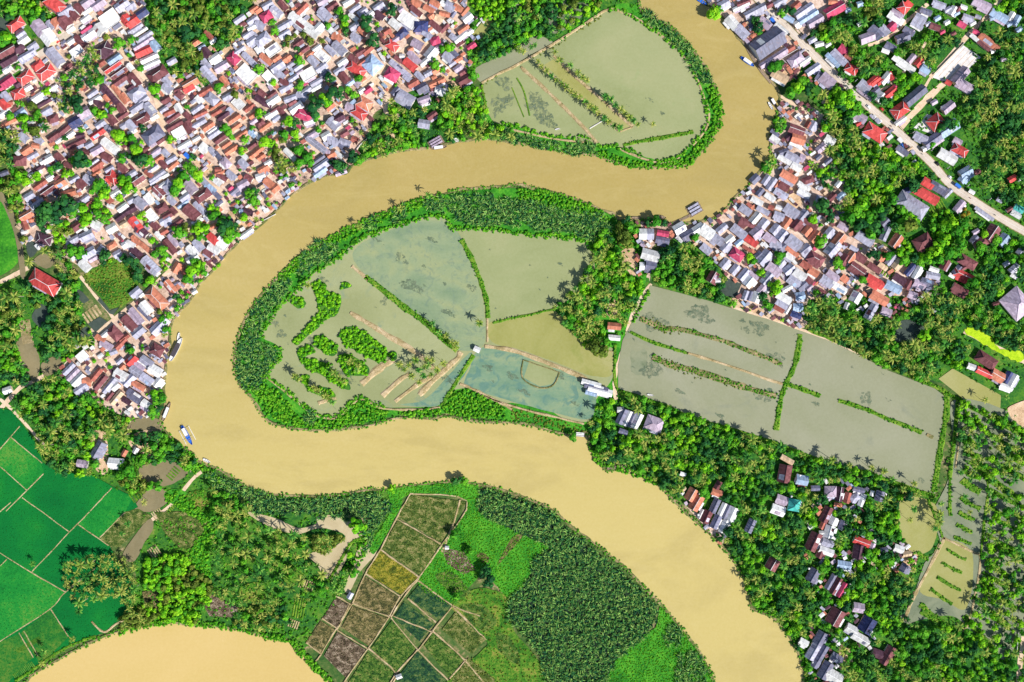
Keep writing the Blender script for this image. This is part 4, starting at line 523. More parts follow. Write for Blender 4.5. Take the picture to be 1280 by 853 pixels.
LMH = [ # landmark buildings: photo point, phrase used in other labels, own label
(445,88,'the red hip roof with blue annex','large bright red hip roof joined to the light blue roofed hall'),(465,80,None,'light blue hipped roof hall joined to the large red hip roof'),
(375,27,'the long white warehouse roof','long white metal warehouse roof crossing the upper village'),(526,33,'the navy hip roof','navy blue square hip roof beside the village lane fork'),
(190,168,'the large slate hip roof','largest slate grey hip roof at the bend of the village lane'),(137,183,'the long white shed roof','long plain white roof between garden trees in the left village'),
(93,152,'the square navy roof','square dark navy roof beside a purple grey roof, west village'),(9,101,'the crimson roof by the street','crimson pink roof beside the lower end of the village street'),
(455,129,None,'terracotta hip roof, higher of the pair above the river trees'),(449,141,'the paired red hip roofs','red hip roof, lower of the pair above the river trees'),
(54,354,'the lone red villa','red tiled villa with white walls standing alone among palms by the canal'),(379,143,'the crimson hip roof','crimson hip roof beside three round bright green trees'),
(54,299,'the dark purple cross roof','dark purple hip roof house alone beside the big dark tree'),(195,374,'the broad terracotta roof','broad terracotta roof on the inner riverside lane'),
(199,408,'the boat yard roof','grey roof with slanting end by the moored boats'),(102,445,'the square white roof above the tarred yard','square white flat roof standing over the dark yard'),
(1141,256,'the great grey hall','great grey hip roofed hall with white edges beside red wings'),(1158,243,None,'long red roofed wing along the great grey hall'),
(1272,379,'the grey roof at the photo edge','huge mauve grey hip roof cut by the right-hand edge'),(1095,165,'the red villa by the road','red hip roofed villa on the river side of the main road'),
(1126,137,'the red corner house','red hip roofed house on the corner of road and side lane'),(1171,152,'the red house in the white yard','red hip roofed house standing in a white paved yard'),
(1200,187,'the red and white courtyard house','red hip roof over a pale house, last on the side lane'),(961,52,'the dark riverside depot','very large slate roofed depot between river and main road'),
(1237,52,'the long terracotta roof','long terracotta roof among dark palms at the upper right'),(1130,80,'the long white row roof','long narrow white roof ending in small red roof'),
(922,318,'the crimson village roof','crimson pink hip roof in the middle of the riverside village'),(813,319,'the white barn by the pond lane','broad white roof with blue tarp near the pond lane'),
(813,333,None,'slate roofed house below the white barn at the pond lane'),(1154,302,'the maroon cross roof','dusty maroon hip roof house alone among trees'),
(1117,359,'the sky blue roof','sky blue roof at the lower edge of the riverside village'),(993,632,'the teal roof','teal hip roof beside a broad white roof among trees'),
(750,485,'the triple white pond shed','white roof bay of the big shed over the fish pond'),(818,530,'the hip roofed pond house','mauve grey hip roofed house beside striped roof on pond bank'),
(868,624,'the orange riverbank house','orange roofed house nearest the lower river bank'),(982,593,'the maroon house under the pond','large maroon roof directly under the eastern fish ponds'),
(1045,678,'the split maroon roof','large maroon roof next to white and junk filled roofs'),(1074,690,'the purple garden roof','dark purple roof under a long red roof'),
(1234,450,'the double maroon house by the canal','maroon hip roof beside the concrete road on the right'),(122,562,'the slate roof by the paddies','long slate roof in the clearing above the rice paddies'),
(144,580,'the striped white roof by the paddies','striped white roof in the clearing above the rice paddies'),(768,408,'the orange roof on the pond path','orange roof on the pond path under the palm grove'),(767,422,None,'white roof on the pond path below the orange one'),
(437,745,'the hut among brown fields','small grey hut at the crossing of brown field banks'),(499,846,None,'tiny white hut on the field bank at the lower photo edge'),
(46,3,None,None),(130,23,'the white street roof','broad flat white roof beside the upper village street'),(130,61,'the purple pyramid roof','dark purple pyramid roof above the palm clump'),(1022,9,None,None),(1042,12,'the pale crimson long roof','long crimson roof near the top by the main road'),
]
HH = []
for (x0, y0, s), txt in HT.items():
    for e in txt.split(','):
        a = e.split(); c = a[5]
        HH.append(dict(x=x0+float(a[0])/s, y=y0+float(a[1])/s, L=float(a[2])/s, W=float(a[3])/s, a=float(a[4]), c=c[0], t={'h':'hip','f':'flat'}.get(c[1:], 'gable')))
# drop accidental repeats where tiles met
keep = []
for h in HH:
    if all(math.hypot(h['x']-k['x'], h['y']-k['y']) > 2.6 for k in keep): keep.append(h)
HH = keep
LMARK = []
def box(v, f, x0, x1, y0, y1, z0, z1):
    b = len(v); v += [(x0,y0,z0),(x1,y0,z0),(x1,y1,z0),(x0,y1,z0),(x0,y0,z1),(x1,y0,z1),(x1,y1,z1),(x0,y1,z1)]
    f += [(b,b+3,b+2,b+1),(b+4,b+5,b+6,b+7),(b,b+1,b+5,b+4),(b+1,b+2,b+6,b+5),(b+2,b+3,b+7,b+6),(b+3,b,b+4,b+7)]
def bm_box(name, x0, x1, y0, y1, z0, z1, mat, parent, loc=(0,0,0), rz=0):
    v = []; f = []; box(v, f, x0, x1, y0, y1, z0, z1); return link(name, mesh(name, v, f, mat), parent, loc, rz)
def roof_geo(v, f, L, Wd, e, r, t, kind, ox=0, oy=0, ca=1, sa=0):
    b = len(v); l, w = L/2, Wd/2
    if kind == 'gable':
        P = [(-l,-w,e),(-l,0,r),(-l,w,e),(-l,w,e-t),(-l,0,r-t),(-l,-w,e-t)]; P += [(l, y, z) for _, y, z in P]
        F = [(0,6,7,1),(1,7,8,2),(2,8,9,3),(3,9,10,4),(4,10,11,5),(5,11,6,0),(0,1,4,5),(1,2,3,4),(6,11,10,7),(7,10,9,8)]
    elif kind == 'hip':
        k = max(.15*l, l-w) if l > w*1.05 else l*.12
        P = [(-l,-w,e),(l,-w,e),(l,w,e),(-l,w,e),(-k,0,r),(k,0,r),(-l,-w,e-t),(l,-w,e-t),(l,w,e-t),(-l,w,e-t)]
        F = [(0,1,5,4),(2,3,4,5),(1,2,5),(3,0,4),(0,6,7,1),(1,7,8,2),(2,8,9,3),(3,9,6,0),(6,9,8,7)]
    else:   # nearly flat mono-pitch sheet with parapet lip
        r2 = e+.35
        P = [(-l,-w,e),(l,-w,e),(l,w,r2),(-l,w,r2),(-l,-w,e-t),(l,-w,e-t),(l,w,r2-t),(-l,w,r2-t)]
        F = [(0,1,2,3),(0,4,5,1),(1,5,6,2),(2,6,7,3),(3,7,4,0),(4,7,6,5)]
    v += [(ox+x*ca-y*sa, oy+x*sa+y*ca, z) for x, y, z in P]; f += [tuple(b+i for i in q) for q in F]
def make_house(h):
    L, Wd = h['L']*S, h['W']*S; kind = h['t']; tile = h['c'] in 'mropkq'
    if kind == 'gable' and Wd > L*1.25 and False: pass
    area = L*Wd; e = 2.9 if area > 45 else 2.4
    if L > 22: e = 3.6
    pitch = R(37 if tile else 34); r = e+min(5.2, math.tan(pitch)*Wd/2); 
    if kind == 'flat': r = e+.35
    h['h'] = (e+r)/2; X, Y = base_of(h['x'], h['y'], h['h']); h['X'], h['Y'] = X, Y
    small = area < 33; h['small'] = small
    root = bpy.data.objects.new('shed' if small else 'house', None); COL.objects.link(root)
    root.location = (X, Y, 0.05); rz = R(h['a']); root.rotation_euler = (0, 0, rz); h['o'] = root
    l, w = L/2-.45, Wd/2-.45; wm = M[random.choices(['wall_w','wall_c','wall_p','wall_b'], [5,2,2,1])[0]] if not small else M[random.choice(['wall_w','wood','wall_b','wall_c'])]
    v = []; f = []
    if kind == 'gable':
        rr = r-.16-(r-e)*.45/(Wd/2)*0
        P = [(-l,-w,-.1),(l,-w,-.1),(l,w,-.1),(-l,w,-.1),(-l,-w,e-.02),(l,-w,e-.02),(l,w,e-.02),(-l,w,e-.02),(-l,0,e+(r-e)*w/(Wd/2)-.12),(l,0,e+(r-e)*w/(Wd/2)-.12)]
        F = [(0,3,2,1),(0,1,5,4),(2,3,7,6),(1,2,6,9,5),(3,0,4,8,7)]; v, f = P, F
    else: box(v, f, -l, l, -w, w, -.1, e-.13)
    link('wall', mesh('wall', v, f, wm), root)
    v = []; f = []; roof_geo(v, f, L, Wd, e, r, .12, kind)
    rf = link('roof', mesh('roof', v, f, M['roof_'+h['c']]), root)
    if kind != 'flat' and not small:
        k = L/2 if kind == 'gable' else max(.15*L/2, L/2-Wd/2)
        v = []; f = []; box(v, f, -k, k, -.16, .16, r-.05, r+.07); link('ridge_cap', mesh('ridge_cap', v, f, M['roof_'+('w' if tile and random.random() < .35 else h['c'])]), rf)
        if kind == 'hip' and area > 60:
            for sx in (-1, 1):
                for sy in (-1, 1):
                    a = Vector((sx*k, 0, r+.03)); b = Vector((sx*L/2, sy*Wd/2, e+.03)); n = Vector((-(b-a).y, (b-a).x, 0)).normalized()*.13; u = Vector((0,0,.07))
                    P = [a-n-u, a+n-u, b+n-u, b-n-u, a-n+u, a+n+u, b+n+u, b-n+u]
                    link('hip_cap', mesh('hip_cap', P, [(0,1,2,3),(4,7,6,5),(0,4,5,1),(1,5,6,2),(2,6,7,3),(3,7,4,0)], M['roof_'+('w' if h['c'] in 'rop' else h['c'])]), rf)
    if kind == 'flat' and area > 60:
        v = []; f = []
        for q in ((-L/2, L/2, -Wd/2-.1, -Wd/2+.15), (-L/2, L/2, Wd/2-.15, Wd/2+.1), (-L/2-.1, -L/2+.15, -Wd/2+.15, Wd/2-.15), (L/2-.15, L/2+.1, -Wd/2+.15, Wd/2-.15)): box(v, f, *q, e-.3, e+.55)
        link('parapet', mesh('parapet', v, f, M['wall_w']), root)
    # door and windows on the long wall facing the light
    sy = -1 if math.cos(rz) > 0 else 1
    if not small:
        bm_box('door', -.45, .45, w*sy-.04, w*sy+.04, 0, 2.0, M['wood'], root)
        for q in (-l*.55, l*.55): bm_box('window', q-.5, q+.5, w*sy-.03, w*sy+.03, .95, 2.0, M['glass'], root)
        if random.random() < .55:      # lean-to veranda
            vw = random.uniform(1.4, 2.4); vl = L*random.uniform(.4, .9)/2; ox = random.uniform(-1, 1)*(L/2-vl); y0 = sy*(Wd/2-.3); y1 = y0+sy*vw
            P = [(ox-vl,y0,e-.25),(ox+vl,y0,e-.25),(ox+vl,y1,e-.75),(ox-vl,y1,e-.75),(ox-vl,y0,e-.33),(ox+vl,y0,e-.33),(ox+vl,y1,e-.83),(ox-vl,y1,e-.83)]
            F = [(0,1,2,3),(4,7,6,5),(0,4,5,1),(1,5,6,2),(2,6,7,3),(3,7,4,0)]
            if sy < 0: F = [tuple(reversed(q)) for q in F]
            vr = link('veranda_roof', mesh('veranda_roof', P, F, M['roof_'+random.choices([h['c'],'w','g','a','m'], [3,3,3,2,1])[0]]), root)
            for q in (-vl*.9, vl*.9): bm_box('post', ox+q-.06, ox+q+.06, y1-sy*.2-.06, y1-sy*.2+.06, -.05, e-.8, M['wood'], vr)
    elif random.random() < .5: bm_box('door', -.4, .4, w*sy-.04, w*sy+.04, 0, 1.9, M['wood'], root)
    if area > 50 and random.random() < .35 and kind != 'hip':      # replaced sheet on the roof slope
        yy = random.choice((-1, 1))*Wd*.25; zz = e+(r-e)*.5 if kind == 'gable' else e+.35*(.5+yy/Wd)
        sl = (r-e)/(Wd/2)*(-1 if yy > 0 else 1) if kind == 'gable' else .35/Wd
        a_, b_ = L*random.uniform(.08, .25), Wd*.17; ox = random.uniform(-.6, .6)*(L/2-a_)
        P = [(ox-a_, yy-b_, zz-sl*b_+.05), (ox+a_, yy-b_, zz-sl*b_+.05), (ox+a_, yy+b_, zz+sl*b_+.05), (ox-a_, yy+b_, zz+sl*b_+.05)]
        P += [(x, y, z-.04) for x, y, z in P]
        link('roof_patch', mesh('roof_patch', P, [(0,1,2,3),(4,7,6,5),(0,4,5,1),(1,5,6,2),(2,6,7,3),(3,7,4,0)], M['roof_'+random.choice('wgsabm')]), rf)
    ca, sa = math.cos(rz), math.sin(rz)
    n1 = max(1, int(h['L']/2)); n2 = max(1, int(h['W']/2)); bx, by = X/S+640, 426.5-Y/S
    for i in range(n1+1):
        for j in range(n2+1):
            u, q = (i/n1-.5)*h['L'], (j/n2-.5)*h['W']; discmask(HOUSEM, bx+u*ca-q*sa, by-(u*sa+q*ca), 1.6)
for h in HH:
    if h['c'] == 'r' and h['t'] == 'gable' and h['L']*h['W'] < 150 and (h['x'] < 640 or h['x'] < 1075): h['c'] = 'q'
for h in HH: h['ar'] = h['L']*h['W']; h['mass'] = False
_lm = []
for lx, ly, ph, lb in LMH:
    q = min(HH, key=lambda k: (k['x']-lx)**2+(k['y']-ly)**2)
    if ph or lb: q['keep'] = True
_big = sorted([h for h in HH if h['ar']*S*S >= 33], key=lambda h: -(h['ar']+(9999 if h.get('keep') else 0))*(1 if 2 < h['x'] < 1278 and 2 < h['y'] < 851 else .4))
for h in _big[300:]: h['mass'] = True
def mass_house(h):
    L, Wd = h['L']*S, h['W']*S; kind = h['t']; e = 2.6; r = e+min(3.2, math.tan(R(35 if h['c'] in 'mropkq' else 31))*Wd/2) if kind != 'flat' else e+.35
    X, Y = base_of(h['x'], h['y'], (e+r)/2); ca, sa = math.cos(R(h['a'])), math.sin(R(h['a'])); h['X'], h['Y'] = X, Y; h['small'] = False
    n = len(MF); roof_geo(MV, MF, L, Wd, e, r, .12, kind, X, Y, ca, sa); MI.extend([MC.index(h['c'])]*(len(MF)-n))
    l, w = L/2-.45, Wd/2-.45; vv = []; ff = []; box(vv, ff, -l, l, -w, w, -.1, e-.13)
    if kind == 'gable': vv += [(-l, 0, r-.35), (l, 0, r-.35)]; ff += [(4,8,7),(5,6,9)]
    b = len(MV); MV.extend([(X+a*ca-c*sa, Y+a*sa+c*ca, z) for a, c, z in vv]); MF.extend([tuple(b+i for i in q) for q in ff]); MI.extend([len(MC)+random.randint(0, 2)]*len(ff))
    if random.random() < .6:
        vw = random.uniform(1.4, 2.2); vl = L*random.uniform(.3, .45); sy = -1 if ca > 0 else 1; y0 = sy*(Wd/2-.3); y1 = y0+sy*vw; b = len(MV)
        P = [(-vl,y0,e-.25),(vl,y0,e-.25),(vl,y1,e-.75),(-vl,y1,e-.75),(-vl,y0,e-.33),(vl,y0,e-.33),(vl,y1,e-.83),(-vl,y1,e-.83)]
        F = [(0,1,2,3),(4,7,6,5),(0,4,5,1),(1,5,6,2),(2,6,7,3),(3,7,4,0)]
        MV.extend([(X+a*ca-c*sa, Y+a*sa+c*ca, z) for a, c, z in P]); MF.extend([tuple(b+i for i in q) for q in F]); MI.extend([MC.index(random.choice('wga'+h['c']))]*6)
    n1 = max(1, int(h['L']/2)); n2 = max(1, int(h['W']/2)); bx, by = X/S+640, 426.5-Y/S
    for i in range(n1+1):
        for j in range(n2+1):
            u, q = (i/n1-.5)*h['L'], (j/n2-.5)*h['W']; discmask(HOUSEM, bx+u*ca-q*sa, by-(u*sa+q*ca), 1.6)
MV = []; MF = []; MI = []; MC = list(ROOFC)
for h in HH:
    if h['mass']: mass_house(h)
    else: make_house(h)
tag(link('village_houses', mesh('village_houses', MV, MF, [M['roof_'+c] for c in MC]+[M['wall_w'], M['wall_c'], M['wall_p']], MI)), 'smaller closely packed roofs of the riverside villages', 'houses', None, 'stuff')
HH_ALL = HH; HH = [h for h in HH if not h['mass']]
for lx, ly, ph, lb in LMH:
    h = min(HH, key=lambda q: (q['x']-lx)**2+(q['y']-ly)**2)
    if lb and 'lab' not in h: h['lab'] = lb; h['small_ok'] = True
    if ph: LMARK.append((ph, h['x'], h['y'], h))
# ---------------------------------------------------------------- lean-tos, sheds and clutter that fill the gaps between the houses (too many to count)
VM = np.zeros(XX.shape, bool)
for q in (VILL[0], VILL[3], VILL[5], VILL[6], VILL[1]): VM |= pmask(q)
VM &= ~(WATER | ROADM)
lv = []; lf = []; li = []; codes = 'wgsabmqopky'; lm = [M['roof_'+c] for c in codes]+[M['wall_w'], M['wall_c']]
OCC = HOUSEM.copy(); TREESPOTS = []
GREENS = []
# ---------------------------------------------------------------- vegetation prototypes
def leaf_quads(C, Nrm, size, asp=1.0):
    n = len(C); Nrm = Nrm/np.linalg.norm(Nrm, axis=1)[:, None]
    h = RNG.normal(size=(n, 3)); U = np.cross(Nrm, h); U /= np.linalg.norm(U, axis=1)[:, None]; V = np.cross(Nrm, U)
    s = (size*RNG.uniform(.6, 1.35, n))[:, None]; U = U*s*asp; V = V*s
    return np.stack([C-U-V*.45, C+U*.35-V, C+U+V*.5, C-U*.3+V], 1)
def crown(r, h, zc, n, size=.62, clumps=9):
    """leaves spread in clumps through an uneven crown volume"""
    cc = RNG.normal(size=(clumps, 3)); cc /= np.linalg.norm(cc, axis=1)[:, None]; cc[:, 2] = np.abs(cc[:, 2])*.9-.15
    cc *= RNG.uniform(.3, .92, (clumps, 1)); cr = RNG.uniform(.2, .52, clumps); ct = RNG.uniform(-.3, .3, clumps); cc[:, 0] *= RNG.uniform(.75, 1.2)
    k = RNG.integers(0, clumps, n); d = RNG.normal(size=(n, 3)); d /= np.linalg.norm(d, axis=1)[:, None]; rad = RNG.uniform(.35, 1, n)**.4
    P = cc[k]+d*(cr[k]*rad)[:, None]; P *= np.array([r, r, h]); nr = d*.8+P/np.array([r, r, h])+np.array([0, 0, .5]); P[:, 2] += zc
    tone = .5+ct[k]+RNG.uniform(-.22, .22, n); return leaf_quads(P, nr, np.full(n, size)), tone
def palm_crown(z, n=17, Lf=3.6, droop=1.0, w=.52):
    Q = []; T = []
    for i in range(n):
        a = 2*math.pi*(i/n)*1.0+RNG.uniform(-.15, .15); el = RNG.uniform(-.15, 1.05) if i % 3 else RNG.uniform(.8, 1.3); L = Lf*RNG.uniform(.8, 1.1); t0 = RNG.uniform(.2, .85)
        u = np.array([math.cos(a), math.sin(a), 0]); s = np.array([-math.sin(a), math.cos(a), 0]); p = np.array([0, 0, z]); e = el; K = 5; ww = [.16, 1, 1.05, .8, .45, .08]
        pts = [p]
        for k in range(K): p = p+(u*math.cos(e)+np.array([0, 0, math.sin(e)]))*L/K; pts.append(p); e -= droop*.36
        for k in range(K):
            A, B = pts[k], pts[k+1]; wa, wb = w*ww[k], w*ww[k+1]; dz = np.array([0, 0, -.35])
            for sg in (1, -1):
                gap = .82 if k else 1
                B2 = A+(B-A)*gap
                Q.append([A, A+sg*s*wa+dz*wa, A+(B-A)*.95+sg*s*wb*1.0+dz*wb, B2+(B-B2)*.99]); T.append(t0+RNG.uniform(-.12, .12)-.1+k*.06)
    return np.array(Q), np.array(T)
def trunk_mesh(name, h, r0, r1, mat, lean=(0, 0), limbs=0, cr=2.5, seg=5):
    v = []; f = []; K = 6
    def tube(a, b, ra, rb, n=2, bend=(0, 0)):
        o = len(v); a = np.array(a, float); b = np.array(b, float); t = (b-a)/np.linalg.norm(b-a); x = np.cross(t, [.3, 1, .2]); x /= np.linalg.norm(x); y = np.cross(t, x)
        for i in range(n+1):
            q = i/n; c = a+(b-a)*q+np.array([bend[0], bend[1], 0])*math.sin(q*math.pi)*.5; rr = ra+(rb-ra)*q
            for k in range(K): g = 2*math.pi*k/K; c2 = c+(x*math.cos(g)+y*math.sin(g))*rr; v.append(tuple(c2))
        for i in range(n):
            for k in range(K): f.append((o+i*K+k, o+i*K+(k+1) % K, o+(i+1)*K+(k+1) % K, o+(i+1)*K+k))
        f.append(tuple(o+n*K+k for k in range(K)))
    tube((-lean[0], -lean[1], -.2), (0, 0, h), r0, r1, seg, (lean[0]*.3, lean[1]*.3))
    for i in range(limbs):
        g = 2*math.pi*i/limbs+.4; tube((0, 0, h*.75), (math.cos(g)*cr, math.sin(g)*cr, h+cr*.7), r1*.8, .05, 2)
    return mesh(name, v, f, M[mat])
TP = {}     # prototypes: kind -> list of (trunk mesh, crown mesh, height, quads, tone)
def tree_proto(key, mat, r, h, zc, n, size, var=3):
    TP[key] = []
    for i in range(var):
        Q, T = crown(r, h, zc, n, size, 8+i*2); me = quads_mesh('tree_crown', Q, M[mat], T)
        TP[key].append((trunk_mesh('trunk', zc*.9, .28, .16, 'bark', limbs=4, cr=r*.55), me, zc, Q, T))
tree_proto('dark', 'leaf_dark', 4.2, 3.4, 4.6, 420, .60); tree_proto('mid', 'leaf_mid', 4.0, 3.2, 4.2, 400, .58)
tree_proto('bright', 'leaf_bright', 3.8, 3.0, 3.6, 400, .55); tree_proto('olive', 'leaf_olive', 4.0, 3.0, 4.0, 380, .58); tree_proto('gold', 'leaf_gold', 3.2, 2.6, 3.6, 300, .5, 1)
TP['palm'] = []; TP['palmg'] = []
for key, mat in (('palm', 'palm'), ('palmg', 'palm_green')):
    for i in range(4):
        h = 8.2+i*.7; Q, T = palm_crown(h, 13+i % 3, 4.6, w=.55); g = i*1.7+1
        TP[key].append((trunk_mesh('trunk', h, .24, .15, 'palmbark', lean=(math.cos(g)*.8, math.sin(g)*.8)), quads_mesh('palm_crown', Q, M[mat], T), h, Q, T))
def nipa_clump(n=11, L=3.9):
    Q = []; T = []
    for i in range(n):
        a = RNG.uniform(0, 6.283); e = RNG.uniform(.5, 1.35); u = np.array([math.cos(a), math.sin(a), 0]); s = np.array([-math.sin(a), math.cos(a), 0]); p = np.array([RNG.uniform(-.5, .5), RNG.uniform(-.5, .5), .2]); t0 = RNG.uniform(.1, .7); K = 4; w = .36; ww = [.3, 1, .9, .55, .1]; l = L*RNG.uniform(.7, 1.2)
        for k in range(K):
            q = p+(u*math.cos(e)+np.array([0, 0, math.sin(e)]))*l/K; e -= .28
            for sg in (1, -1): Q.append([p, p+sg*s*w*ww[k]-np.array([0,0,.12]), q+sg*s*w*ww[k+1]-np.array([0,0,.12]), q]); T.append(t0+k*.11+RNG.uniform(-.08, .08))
            p = q
    return np.array(Q), np.array(T)
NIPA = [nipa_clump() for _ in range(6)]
def bush_clump(n=60, r=1.3, h=1.1, size=.34):
    return crown(r, h, .35, n, size, 5)
BUSH = [bush_clump() for _ in range(5)]
def scatter_mesh(name, items, mat, lod=1.0):
    """items: (X, Y, Z, scale, rot, (quads, tone)) merged into one mesh"""
    Vs = []; Ts = []
    for X, Y, Z, s, rz, (Q, T) in items:
        if lod < 1: k = RNG.random(len(Q)) < lod; Q = Q[k]; T = T[k]
        c, sn = math.cos(rz), math.sin(rz); V = np.empty_like(Q); V[..., 0] = (Q[..., 0]*c-Q[..., 1]*sn)*s+X; V[..., 1] = (Q[..., 0]*sn+Q[..., 1]*c)*s+Y; V[..., 2] = Q[..., 2]*s+Z
        Vs.append(V); Ts.append(T+RNG.uniform(-.1, .1))
    return quads_mesh(name, np.concatenate(Vs), M[mat], np.concatenate(Ts))
# ---------------------------------------------------------------- where trees grow
TREES = []     # (x, y, kind, scale)
GRID = {}
def free(x, y, d):
    gx, gy = int(x//12), int(y//12)
    for i in range(gx-1, gx+2):
        for j in range(gy-1, gy+2):
            for (a, b, e) in GRID.get((i, j), ()):
                if (a-x)**2+(b-y)**2 < (min(d, 11)*.5+e*.5)**2: return False
    return True
def put(x, y, kind, s, d=None):
    d = d or s*10; TREES.append((x, y, kind, s)); GRID.setdefault((int(x//12), int(y//12)), []).append((x, y, d))
for t in """14 10 mid 8,8 48 bright 8,2 52 mid 9,22 85 mid 4,133 46 olive 5,150 52 mid 7,146 57 mid 5,230 42 dark 11,165 50 mid 6,176 86 mid 5,253 48 mid 6,278 55 dark 7,340 29 mid 5,343 38 mid 6,424 14 mid 6,430 22 mid 7,431 31 bright 6,460 29 dark 10,466 50 dark 9,432 40 dark 5,371 62 dark 4,375 75 mid 7,413 97 dark 7,448 98 mid 6,324 85 mid 7,341 104 bright 5,376 104 mid 5,410 32 mid 5,488 12 dark 8,561 59 bright 7,553 61 mid 5,584 52 mid 3,545 81 mid 7,553 87 mid 4,592 93 mid 7,587 66 mid 4,
495 107 mid 3,58 115 bright 6,22 129 mid 4,38 134 olive 7,13 145 mid 6,30 150 bright 8,45 163 olive 8,98 132 dark 10,94 124 dark 8,118 138 mid 6,127 143 bright 7,132 144 mid 5,140 138 mid 5,134 132 mid 4,102 162 mid 4,80 173 dark 4,150 171 bright 10,158 175 bright 6,100 200 dark 11,108 203 mid 8,92 202 mid 7,71 209 dark 6,64 213 mid 6,153 198 mid 7,192 111 bright 8,196 121 mid 4,178 160 dark 5,234 134 mid 4,214 174 bright 6,281 160 mid 7,287 166 mid 6,291 172 mid 4,307 176 mid 6,303 188 bright 6,273 110 mid 7,164 173 mid 7,
172 190 bright 9,176 200 dark 9,186 201 mid 7,168 186 mid 7,164 197 dark 6,234 209 mid 6,315 160 mid 4,292 118 olive 6,325 141 bright 7,374 109 mid 5,360 154 bright 8,371 155 dark 6,368 166 bright 7,333 177 bright 9,338 178 bright 6,355 168 mid 7,352 177 olive 5,396 135 dark 12,419 119 dark 11,405 121 bright 8,408 128 bright 7,395 146 mid 6,391 122 bright 6,434 112 mid 5,440 119 mid 5,444 118 mid 5,398 162 mid 5,374 188 mid 8,384 196 mid 8,374 205 mid 8,388 203 mid 6,403 154 mid 3,440 150 mid 4,444 156 olive 4,420 205 dark 7,428 210 dark 6,
25 220 bright 8,34 226 bright 7,45 222 bright 7,82 218 bright 6,88 216 bright 5,125 231 mid 9,128 244 bright 7,117 239 mid 6,133 240 bright 7,153 228 bright 8,160 225 mid 6,149 249 bright 6,60 268 dark 13,72 262 dark 10,84 256 dark 12,52 280 dark 8,92 266 mid 7,103 262 bright 8,112 272 bright 7,122 268 mid 7,105 280 bright 7,130 275 mid 7,118 258 bright 6,90 313 mid 8,100 318 mid 7,100 312 mid 6,162 235 bright 9,222 227 bright 9,229 220 mid 8,220 236 mid 8,218 242 mid 6,245 219 bright 8,240 212 mid 7,249 224 bright 5,265 222 mid 4,264 260 bright 6,266 270 mid 7,272 268 mid 5,174 270 bright 5,180 268 bright 4,
225 290 mid 9,232 284 olive 7,247 287 bright 9,257 286 bright 7,251 297 mid 6,239 297 olive 5,189 301 bright 5,202 314 mid 7,194 318 mid 6,207 318 mid 5,280 284 dark 10,288 293 mid 10,278 278 mid 8,290 286 dark 8,284 299 bright 7,304 273 bright 6,294 264 mid 4,312 243 mid 7,318 250 mid 8,318 240 dark 6,164 330 dark 9,170 340 dark 8,158 323 dark 7,172 350 dark 6,130 322 dark 8,205 325 bright 5,190 350 bright 7,182 356 mid 4,240 337 bright 9,250 332 bright 8,235 348 mid 8,255 340 mid 6,243 327 mid 6,220 372 dark 5,234 370 mid 4,212 394 mid 6,203 400 mid 6,200 390 olive 5,222 385 mid 5,225 376 mid 5,209 412 mid 6,
163 438 mid 6,160 434 dark 5,195 492 bright 8,203 498 mid 7,195 503 mid 6,190 515 mid 8,198 512 dark 6,440 196 dark 8,448 200 mid 7,118 580 mid 6,120 577 dark 5,160 588 mid 9,165 594 mid 7,153 583 mid 6,
1092 13 olive 7,890 16 bright 10,897 13 mid 6,948 34 dark 7,944 28 dark 6,948 40 mid 5,972 82 mid 8,965 85 mid 7,988 12 dark 7,978 15 mid 6,1030 45 bright 8,1035 43 mid 7,1052 122 bright 10,1062 118 bright 9,1058 130 bright 8,1045 118 bright 8,1070 132 mid 7,1063 142 mid 7,1050 133 dark 7,996 110 bright 9,988 116 mid 8,1003 103 mid 7,1012 112 dark 7,1030 260 dark 10,1036 272 dark 7,1015 273 bright 7,1028 302 mid 8,1022 307 mid 5,938 320 bright 6,942 327 mid 5,975 320 mid 7,973 327 mid 5,952 341 bright 6,971 358 bright 9,968 365 bright 7,1046 328 mid 7,1052 334 bright 4,1020 366 mid 5,1078 350 mid 6,1092 320 dark 8,958 380 mid 6,962 384 mid 5,955 373 dark 6,
1085 273 mid 9,1075 282 dark 9,1095 285 dark 9,1105 268 dark 8,1070 265 mid 10,1078 255 bright 10,1060 272 mid 10,1098 262 mid 8,1088 292 mid 8,1137 283 olive 11,1133 275 mid 8,1142 275 bright 7,1128 262 mid 7,1115 250 mid 8,1190 280 bright 10,1180 300 bright 10,1195 290 mid 9,1170 312 bright 10,1185 315 mid 9,1200 305 mid 9,1160 322 bright 8,1172 325 mid 8,1205 280 mid 8,1178 285 mid 7,1195 318 mid 7,1110 320 mid 7,1130 325 mid 7,1142 322 dark 6,1150 328 mid 6,1203 270 gold 5,1210 267 gold 5,1206 262 gold 4,1095 259 gold 6,1088 256 gold 4,1215 355 mid 9,1222 352 bright 7,
869 297 mid 6,820 277 mid 8,812 278 dark 6,830 279 dark 5,786 283 mid 7,793 288 mid 6,783 275 dark 6,778 295 olive 9,784 305 olive 9,776 285 olive 7,770 330 bright 8,765 320 bright 8,773 315 mid 7,1072 140 mid 6,1113 208 mid 8,1185 158 dark 9,1193 155 mid 6,1175 160 mid 6,1107 127 dark 6,1112 131 mid 5,1230 93 dark 6,445 657 bright 11,438 693 bright 5,443 716 mid 7,490 610 bright 6,571 601 dark 6,582 602 mid 6,609 725 dark 9,587 690 mid 6,568 668 mid 7,605 715 dark 7,571 745 mid 6,716 547 mid 6,1165 180 mid 5,1090 120 dark 6,1140 230 dark 9,1225 310 mid 8,1245 300 mid 7,1232 292 bright 6,1238 322 mid 7,1155 420 bright 9,
750 438 olive 11,740 434 olive 10,757 430 mid 8,1137 270 bright 6,1260 640 mid 8""".replace('\n', '').split(','):
    q = t.split()
